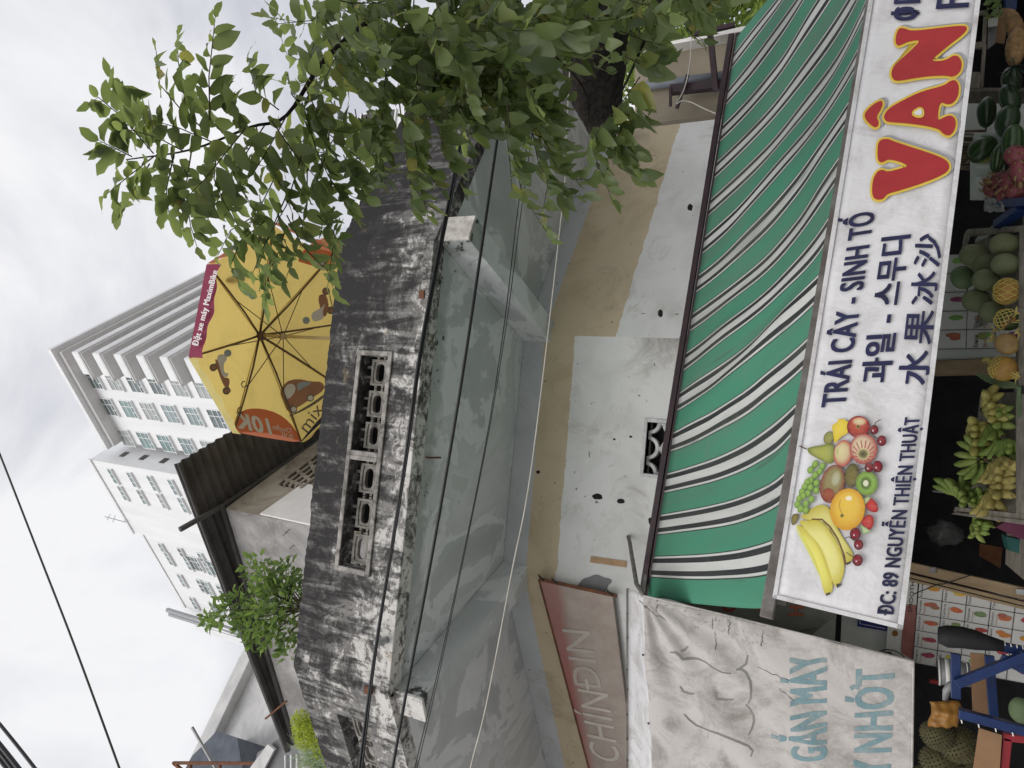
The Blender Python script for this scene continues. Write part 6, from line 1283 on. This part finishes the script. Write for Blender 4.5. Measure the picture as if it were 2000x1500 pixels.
# the spray against the sky, branchlet by branchlet
T0 = 3.9
main = px3([(900, -60), (760, 15), (620, 120), (560, 225), (490, 248), (374, 292), (310, 303), (246, 312)], 4.6, T0)
sky_sprays = [[(386, 282), (362, 200), (348, 120), (346, 70)], [(395, 250), (350, 210), (312, 165), (305, 100)], [(300, 245), (262, 205), (226, 165), (215, 150)], [(300, 300), (240, 230), (192, 190), (178, 200)], [(258, 306), (215, 285), (195, 275)], [(300, 306), (250, 345), (205, 382)], [(292, 320), (262, 370), (238, 412)], [(374, 295), (362, 370), (372, 440), (384, 480)], [(340, 300), (325, 370), (330, 420)], [(425, 272), (418, 350), (440, 400), (470, 450)], [(450, 262), (455, 340), (490, 400), (520, 470)], [(410, 235), (408, 150), (416, 75), (420, 35)], [(470, 250), (455, 215), (440, 190)], [(500, 246), (520, 320), (560, 380), (590, 430)], [(530, 235), (575, 300), (620, 350), (640, 400)], [(480, 250), (440, 300), (400, 350), (350, 400)], [(545, 215), (500, 180), (490, 140), (485, 125)], [(420, 280), (350, 250), (280, 230)], [(360, 296), (310, 270), (240, 250)], [(560, 225), (530, 280), (500, 330), (460, 380)], [(600, 180), (640, 260), (690, 300), (720, 330)], [(590, 200), (620, 300), (650, 360), (690, 385)], [(440, 265), (390, 210), (370, 175)], [(520, 240), (480, 300), (420, 400), (400, 440)]]
for sp in sky_sprays: spray(px3(sp, T0+RT.uniform(-.25, .25), T0+RT.uniform(-.3, .3)), RT.randint(12, 15), .138, .15, .78)
for sp in ([(590, 300), (560, 400), (520, 470), (495, 530)], [(600, 330), (600, 400), (585, 470), (560, 540)], [(560, 380), (530, 450), (505, 520), (520, 590)], [(610, 380), (640, 430), (650, 480), (640, 560)], [(520, 430), (470, 470), (450, 520), (470, 560)], [(640, 340), (670, 390), (690, 420)], [(560, 420), (590, 480), (640, 530), (650, 560)], [(500, 420), (450, 450), (425, 500)], [(650, 300), (690, 350), (730, 360)], [(540, 340), (500, 420), (470, 470)], [(620, 420), (650, 450), (660, 470)], [(560, 440), (545, 490), (520, 540), (515, 590)]):
    spray(px3(sp, 4.0+RT.uniform(-.2, .2), 3.8+RT.uniform(-.2, .2)), RT.randint(11, 14), .138, .2, .75)
# dense middle of the crown
def region(poly, n, flow, ln, t0, t1, nl, ls, **k):
    xs = [p[0] for p in poly]; ys = [p[1] for p in poly]; c = 0
    while c < n:
        x, y = RT.uniform(min(xs), max(xs)), RT.uniform(min(ys), max(ys)); ins = False
        for i in range(len(poly)):
            (x1, y1), (x2, y2) = poly[i], poly[i-1]
            if (y1 > y) != (y2 > y) and x < (x2-x1)*(y-y1)/(y2-y1)+x1: ins = not ins
        if not ins: continue
        c += 1; a = rad(flow+RT.gauss(0, 32)); L_ = ln*RT.uniform(.6, 1.35); t = RT.uniform(t0, t1); b = RT.gauss(0, .25)
        pts = [(x+math.cos(a+b*q)*L_*q/3, y+math.sin(a+b*q)*L_*q/3) for q in range(4)]
        spray(px3(pts, t, t+RT.uniform(-.45, .2)), RT.randint(nl[0], nl[1]), ls, **k)
region([(600, -40), (760, -40), (900, -40), (900, 120), (820, 190), (720, 210), (640, 170), (590, 90)], 50, 60, 120, 3.8, 5.2, (10, 13), .14, droop=.35, flat_=.45)
region([(720, 60), (900, -30), (1060, -40), (1060, 150), (960, 190), (860, 190), (760, 160)], 56, 55, 120, 3.8, 5.4, (9, 12), .165, droop=.35, flat_=.5)
region([(560, 160), (700, 140), (740, 240), (700, 320), (620, 330), (560, 280)], 14, 100, 100, 3.9, 4.6, (9, 12), .125, droop=.3, flat_=.6)
region([(1010, -40), (1190, -40), (1160, 20), (1060, 60)], 9, 70, 80, 3.7, 4.8, (7, 9), .15, droop=.3, flat_=.5)
region([(900, 120), (1040, 120), (1060, 190), (960, 230)], 18, 80, 90, 3.8, 4.5, (8, 11), .155, droop=.3, flat_=.5)
region([(1210, -30), (1290, -40), (1290, 40), (1240, 60)], 7, 95, 85, 3.9, 4.4, (7, 9), .14, droop=.3, flat_=.6)
region([(1300, -60), (1420, -60), (1400, 10), (1330, 30)], 10, 90, 70, 4.6, 5.6, (8, 11), .15, droop=.3, flat_=.6)
# hanging sprays in front of the balcony and wall
for sp, t, nl, ls in (([(800, 170), (850, 230), (870, 300), (905, 365)], 3.8, 15, .12), ([(780, 200), (790, 280), (800, 340), (805, 410)], 3.7, 14, .13), ([(800, 220), (815, 300), (820, 360), (835, 420)], 3.7, 14, .12), ([(790, 260), (830, 330), (860, 370)], 3.75, 10, .12), ([(850, 0), (880, 60), (900, 140), (925, 225)], 3.6, 18, .12), ([(990, 200), (1000, 290), (1020, 380), (1075, 465)], 3.7, 18, .11), ([(985, 230), (995, 310), (1000, 370)], 3.7, 11, .11), ([(1040, 260), (1050, 310), (1070, 360), (1060, 410)], 4.0, 12, .12), ([(1060, 280), (1090, 330), (1125, 350), (1150, 350)], 4.0, 11, .12), ([(1050, 330), (1080, 370), (1110, 385), (1135, 385)], 4.0, 11, .12), ([(1150, 240), (1160, 300), (1180, 350), (1195, 390)], 3.8, 13, .12), ([(1150, 250), (1190, 290), (1230, 335), (1250, 350)], 3.8, 12, .12), ([(1250, 150), (1215, 200), (1180, 240), (1150, 280)], 3.75, 14, .13), ([(1230, 180), (1220, 230), (1205, 270), (1200, 300)], 3.75, 11, .13), ([(1170, 260), (1210, 270), (1240, 300)], 3.8, 9, .12), ([(900, 180), (930, 230), (960, 260)], 3.9, 10, .12), ([(960, 180), (1000, 220), (1050, 240), (1090, 270)], 3.9, 11, .13), ([(1030, 220), (1060, 270), (1100, 300)], 3.9, 10, .12), ([(740, 180), (750, 250), (740, 310), (745, 360)], 3.9, 11, .12), ([(700, 230), (740, 290), (730, 330)], 3.9, 9, .12), ([(1210, 60), (1260, 80), (1300, 90)], 4.0, 7, .13), ([(1220, 110), (1260, 130), (1290, 125)], 4.0, 7, .12), ([(1235, 190), (1255, 220), (1270, 235)], 3.9, 6, .12), ([(1040, 30), (1080, 50), (1120, 65)], 3.6, 6, .15), ([(1060, 100), (1110, 130), (1160, 100), (1180, 90)], 3.6, 5, .14), ([(940, 20), (990, 60), (1040, 60)], 3.6, 8, .17), ([(920, 80), (980, 110), (1020, 120)], 3.6, 8, .17), ([(760, 20), (830, 60), (860, 130)], 3.6, 10, .14), ([(830, 200), (900, 230), (960, 240), (1000, 230)], 3.9, 11, .13)):
    spray(px3(sp, t+RT.uniform(-.1, .1), t-.15), nl, ls*1.22, .5, .42, spread=50)
tree = empty('leafy_tree', QT(1160, -300, 6.5)*1.0, 'large leafy street tree hanging over the balcony from the right, with a dark limb', 'tree')
def twist(pts, rs, n, name, rough=0, k=5):
    Q, Rr = [], []
    for i in range(len(pts)-1):
        for q in range(k):
            t = q/k; a, b = pts[i], pts[i+1]; p0 = pts[i-1] if i else a*2-b; p3 = pts[i+2] if i+2 < len(pts) else b*2-a
            Q.append(.5*((2*a)+(b-p0)*t+(2*p0-5*a+4*b-p3)*t*t+(3*a-p0-3*b+p3)*t**3)); Rr.append(rs[i]+(rs[i+1]-rs[i])*t)
    Q.append(pts[-1]); Rr.append(rs[-1]); mb = MB(); mb.tube(Q, Rr, n)
    if rough:
        for i, v in enumerate(mb.v):
            r, c = divmod(i, n); ctr = Q[r]; d = v-ctr; mb.v[i] = ctr+d*(1+rough*noise.noise(V((c*2*3.14/n*1.2, r*.12, 3)))+rough*.6*noise.noise(V((c*3.1, r*.25, 9))))
    return mb.build(name, M['bark'], tree, smooth=True)
tb0 = QT(1150, -420, 6.6)
twist([V((tb0.x+.9, tb0.y+.5, .0)), V((tb0.x+.7, tb0.y+.4, 1.8)), QT(1180, -330, 6.5), QT(1165, -150, 6.3), QT(1158, 0, 6.25), QT(1160, 120, 6.3), QT(1172, 215, 6.45), QT(1180, 270, 6.6)], [.40, .36, .34, .31, .29, .26, .19, .10], 26, 'trunk', .22, 8)
twist([QT(1150, -120, 6.2), QT(1040, -110, 5.4), QT(900, -60, 4.6), QT(760, 15, 4.4), QT(640, 110, 4.1), QT(560, 225, 3.95), QT(490, 248, 3.92), QT(374, 292, T0), QT(246, 312, T0)], [.16, .09, .035, .018, .013, .009, .007, .005, .003], 8, 'branch')
twist([QT(900, -60, 4.6), QT(860, 60, 4.3), QT(850, 150, 4.1), QT(840, 230, 3.9)], [.02, .012, .008, .004], 6, 'branch'); twist([QT(1040, -110, 5.4), QT(1010, 20, 4.6), QT(1000, 120, 4.2), QT(990, 230, 3.8)], [.03, .012, .008, .004], 6, 'branch')
twist([QT(1150, -120, 6.2), QT(1270, -140, 5.2), QT(1290, -20, 4.6), QT(1250, 100, 4.0), QT(1180, 250, 3.85)], [.12, .05, .016, .008, .004], 6, 'branch'); twist([QT(1270, -140, 5.2), QT(1380, -100, 5.0), QT(1395, 10, 5.0)], [.05, .03, .012], 6, 'branch')
twist([QT(1075, 100, 3.9), QT(1110, 135, 3.9), QT(1135, 165, 3.95), QT(1150, 200, 3.95), QT(1150, 240, 3.9)], [.004, .004, .004, .003, .002], 5, 'branch'); twist([QT(1110, 135, 3.9), QT(1165, 92, 3.7)], [.003, .002], 5, 'branch'); twist([QT(1132, 165, 3.95), QT(1190, 145, 3.9), QT(1230, 120, 3.85)], [.003, .002, .001], 5, 'branch')
tw_ = twigs.build('twigs', M['twig'], tree, kind='stuff')
# the 300 leaves that show largest are parts; the rest is one mass
def inview(m):
    p = m.translation-CAM; z = p.dot(CF); return z > 0 and abs(1000-FPX*p.dot(CU)/z-1000) < 1000 and abs(750-FPX*p.dot(CR)/z-750) < 750
order = sorted(range(len(leaves)), key=lambda i: (not inview(leaves[i][0]), -leaves[i][2]/(leaves[i][0].translation-CAM).length))
for i in order[:300]: inst('leaf', LM[leaves[i][1]], leaves[i][0], tree)
mb = MB(); mb.col = []
for i in order[300:]:
    m, k, s = leaves[i]; vs, fs = LG[k]; mb.add([m @ v for v in vs], fs); c = RT.random(); mb.col += [(c, 0, 0)]*len(vs)
mb.build('foliage', M['leafs'], tree, smooth=True, kind='stuff')

# shrub growing on the roof edge, behind the parapet
def clump(mb, c, R_, n, ls, up=.4, rnd=RT, w=(1, 1, 1), lg=0):
    for _ in range(n):
        d = V((rnd.gauss(0, 1)*w[0], rnd.gauss(0, 1)*w[1], rnd.gauss(0, 1)*w[2])); d = d.normalized()*R_*rnd.random()**.4
        p = c+V((d.x, d.y, d.z)); ld = (d.normalized()+V((rnd.uniform(-.8, .8), rnd.uniform(-.8, .8), up+rnd.uniform(-.4, .6)))).normalized(); n_ = V((rnd.uniform(-.6, .6), rnd.uniform(-.9, .2), 1))
        vs, fs = LG[rnd.randrange(len(LG))]; m = lmat(p, ld, n_, ls*rnd.uniform(.6, 1.2)); mb.add([m @ v for v in vs], fs); q = rnd.random()*.85; mb.col += [(q, 0, 0)]*len(vs)
shr = empty('balcony_shrub', QY(600, 1190, 5.1), 'bright green leafy shrub growing up behind the mouldy parapet', 'shrub')
mb = MB(); mb.col = []; tw2 = MB(); Ysh = 5.05
base = QY(600, 1190, Ysh)
for (x, y, r, n) in ((560, 1180, .20, 260), (520, 1190, .18, 220), (540, 1130, .15, 170), (500, 1110, .10, 90), (560, 1115, .10, 80), (470, 1180, .13, 120), (440, 1195, .11, 90), (412, 1213, .08, 60), (500, 1225, .13, 120), (550, 1235, .13, 140), (565, 1268, .09, 60), (530, 1250, .1, 60), (480, 1215, .1, 70), (575, 1150, .1, 90), (490, 1140, .07, 40)):
    c = QY(x, y, Ysh+RT.uniform(-.1, .12)); clump(mb, c, r*1.25, int(n*.62), .082, .5); tw2.tube([base, base.lerp(c, .5)+V((0, 0, .05)), c+V((0, 0, r))], [.009, .006, .002], 5)
mb.build('leaves', M['shrub'], shr, smooth=True, kind='stuff'); tw2.build('stems', M['twig'], shr, kind='stuff')
# lime plant and grass blades at the lower left corner
lp = empty('lime_plant', QV(640, 1440, PLL, PL), 'lime green feathery plant on the parapet at the lower left', 'plant')
mb = MB(); mb.col = []; LQ = lambda x, y: QV(x, y, PLL-NPL*.12, PL-NPL*.12)
for (x, y, r, n) in ((595, 1408, .075, 420), (600, 1425, .08, 460), (604, 1442, .075, 420), (622, 1440, .07, 340), (615, 1420, .07, 340), (630, 1465, .05, 160), (640, 1460, .04, 100), (645, 1475, .035, 120), (652, 1495, .035, 120)):
    clump(mb, LQ(x-6, y), r*1.3, int(n*1.5), .024, .3)
mb.build('leaves', M['lime'], lp, smooth=True, kind='stuff')
gb = empty('blade_plant', LQ(640, 1490), 'tuft of long pale green blades beside the lime plant', 'plant'); mb = MB(); mb.col = []
RG = random.Random(5)
for _ in range(150):
    b = LQ(640+RG.uniform(-8, 14), 1480+RG.uniform(-15, 40)); e = LQ(RG.uniform(555, 630), RG.uniform(1425, 1530)); 
    if RG.random() < .6: e = b.lerp(e, .6)
    e += V((0, RG.uniform(-.15, .15), 0)); m_ = b.lerp(e, .5)+V((0, 0, .06)); s = (e-b).cross(V((.2, 1, .1))).normalized()*.007
    mb.add([b-s, b+s, m_+s*.8, e, m_-s*.8], [(0, 1, 2, 4), (4, 2, 3)]); q = RG.random(); mb.col += [(q*.8, 0, 0)]*5
mb.build('blades', M['blade'], gb, kind='stuff')
# yellowish conifer sprig behind the parapet near the parasol
sp_ = empty('needle_sprig', QY(640, 470, 5.6), 'small yellow-green needle shrub peeping over the parapet beside the parasol', 'shrub'); mb = MB(); mb.col = []
for _ in range(420):
    b = QY(655, 465, 5.5); d = V((RG.gauss(0, 1), RG.gauss(0, 1), RG.gauss(.3, 1))).normalized(); c = b+d*.14*RG.random()+V((RG.uniform(-.12, .12), 0, RG.uniform(-.05, .12))); e = c+(d+V((0, 0, .4))).normalized()*.06; s = d.orthogonal().normalized()*.0025; mb.add([c-s, c+s, e], [(0, 1, 2)]); q = RG.random()*.98; mb.col += [(q, 0, 0)]*3
mb.build('needles', M['shrub'], sp_, kind='stuff')
# street trees far behind on the right
def fartree(label, px, Y, R_, n, ls, seed):
    RF = random.Random(seed); c = QY(*px, Y); root = empty('street_tree', V((c.x, c.y, -.15)), label, 'tree', None); mb = MB(); mb.col = []
    for _ in range(14):
        d = V((RF.gauss(0, .6), RF.gauss(0, .5), RF.gauss(0, .6)))*R_; clump(mb, c+d, R_*.42, n//14, ls, 0, RF)
    mb.build('crown', M['farleaf'], root, smooth=True, kind='stuff'); mb = MB(); mb.tube([V((c.x, c.y, -.15)), V((c.x+.2, c.y, c.z*.6)), c+V((0, 0, R_*.5))], [R_*.09, R_*.07, R_*.03], 8); mb.build('trunk', M['bark'], root, smooth=True)
fartree('sunlit street tree far behind the beige wall, its crown full of small leaves', (1330, 40), 17, 2.4, 5200, .22, 1)
fartree('second street tree farther right behind the awning rail', (1440, -60), 15, 2.4, 4000, .22, 2)
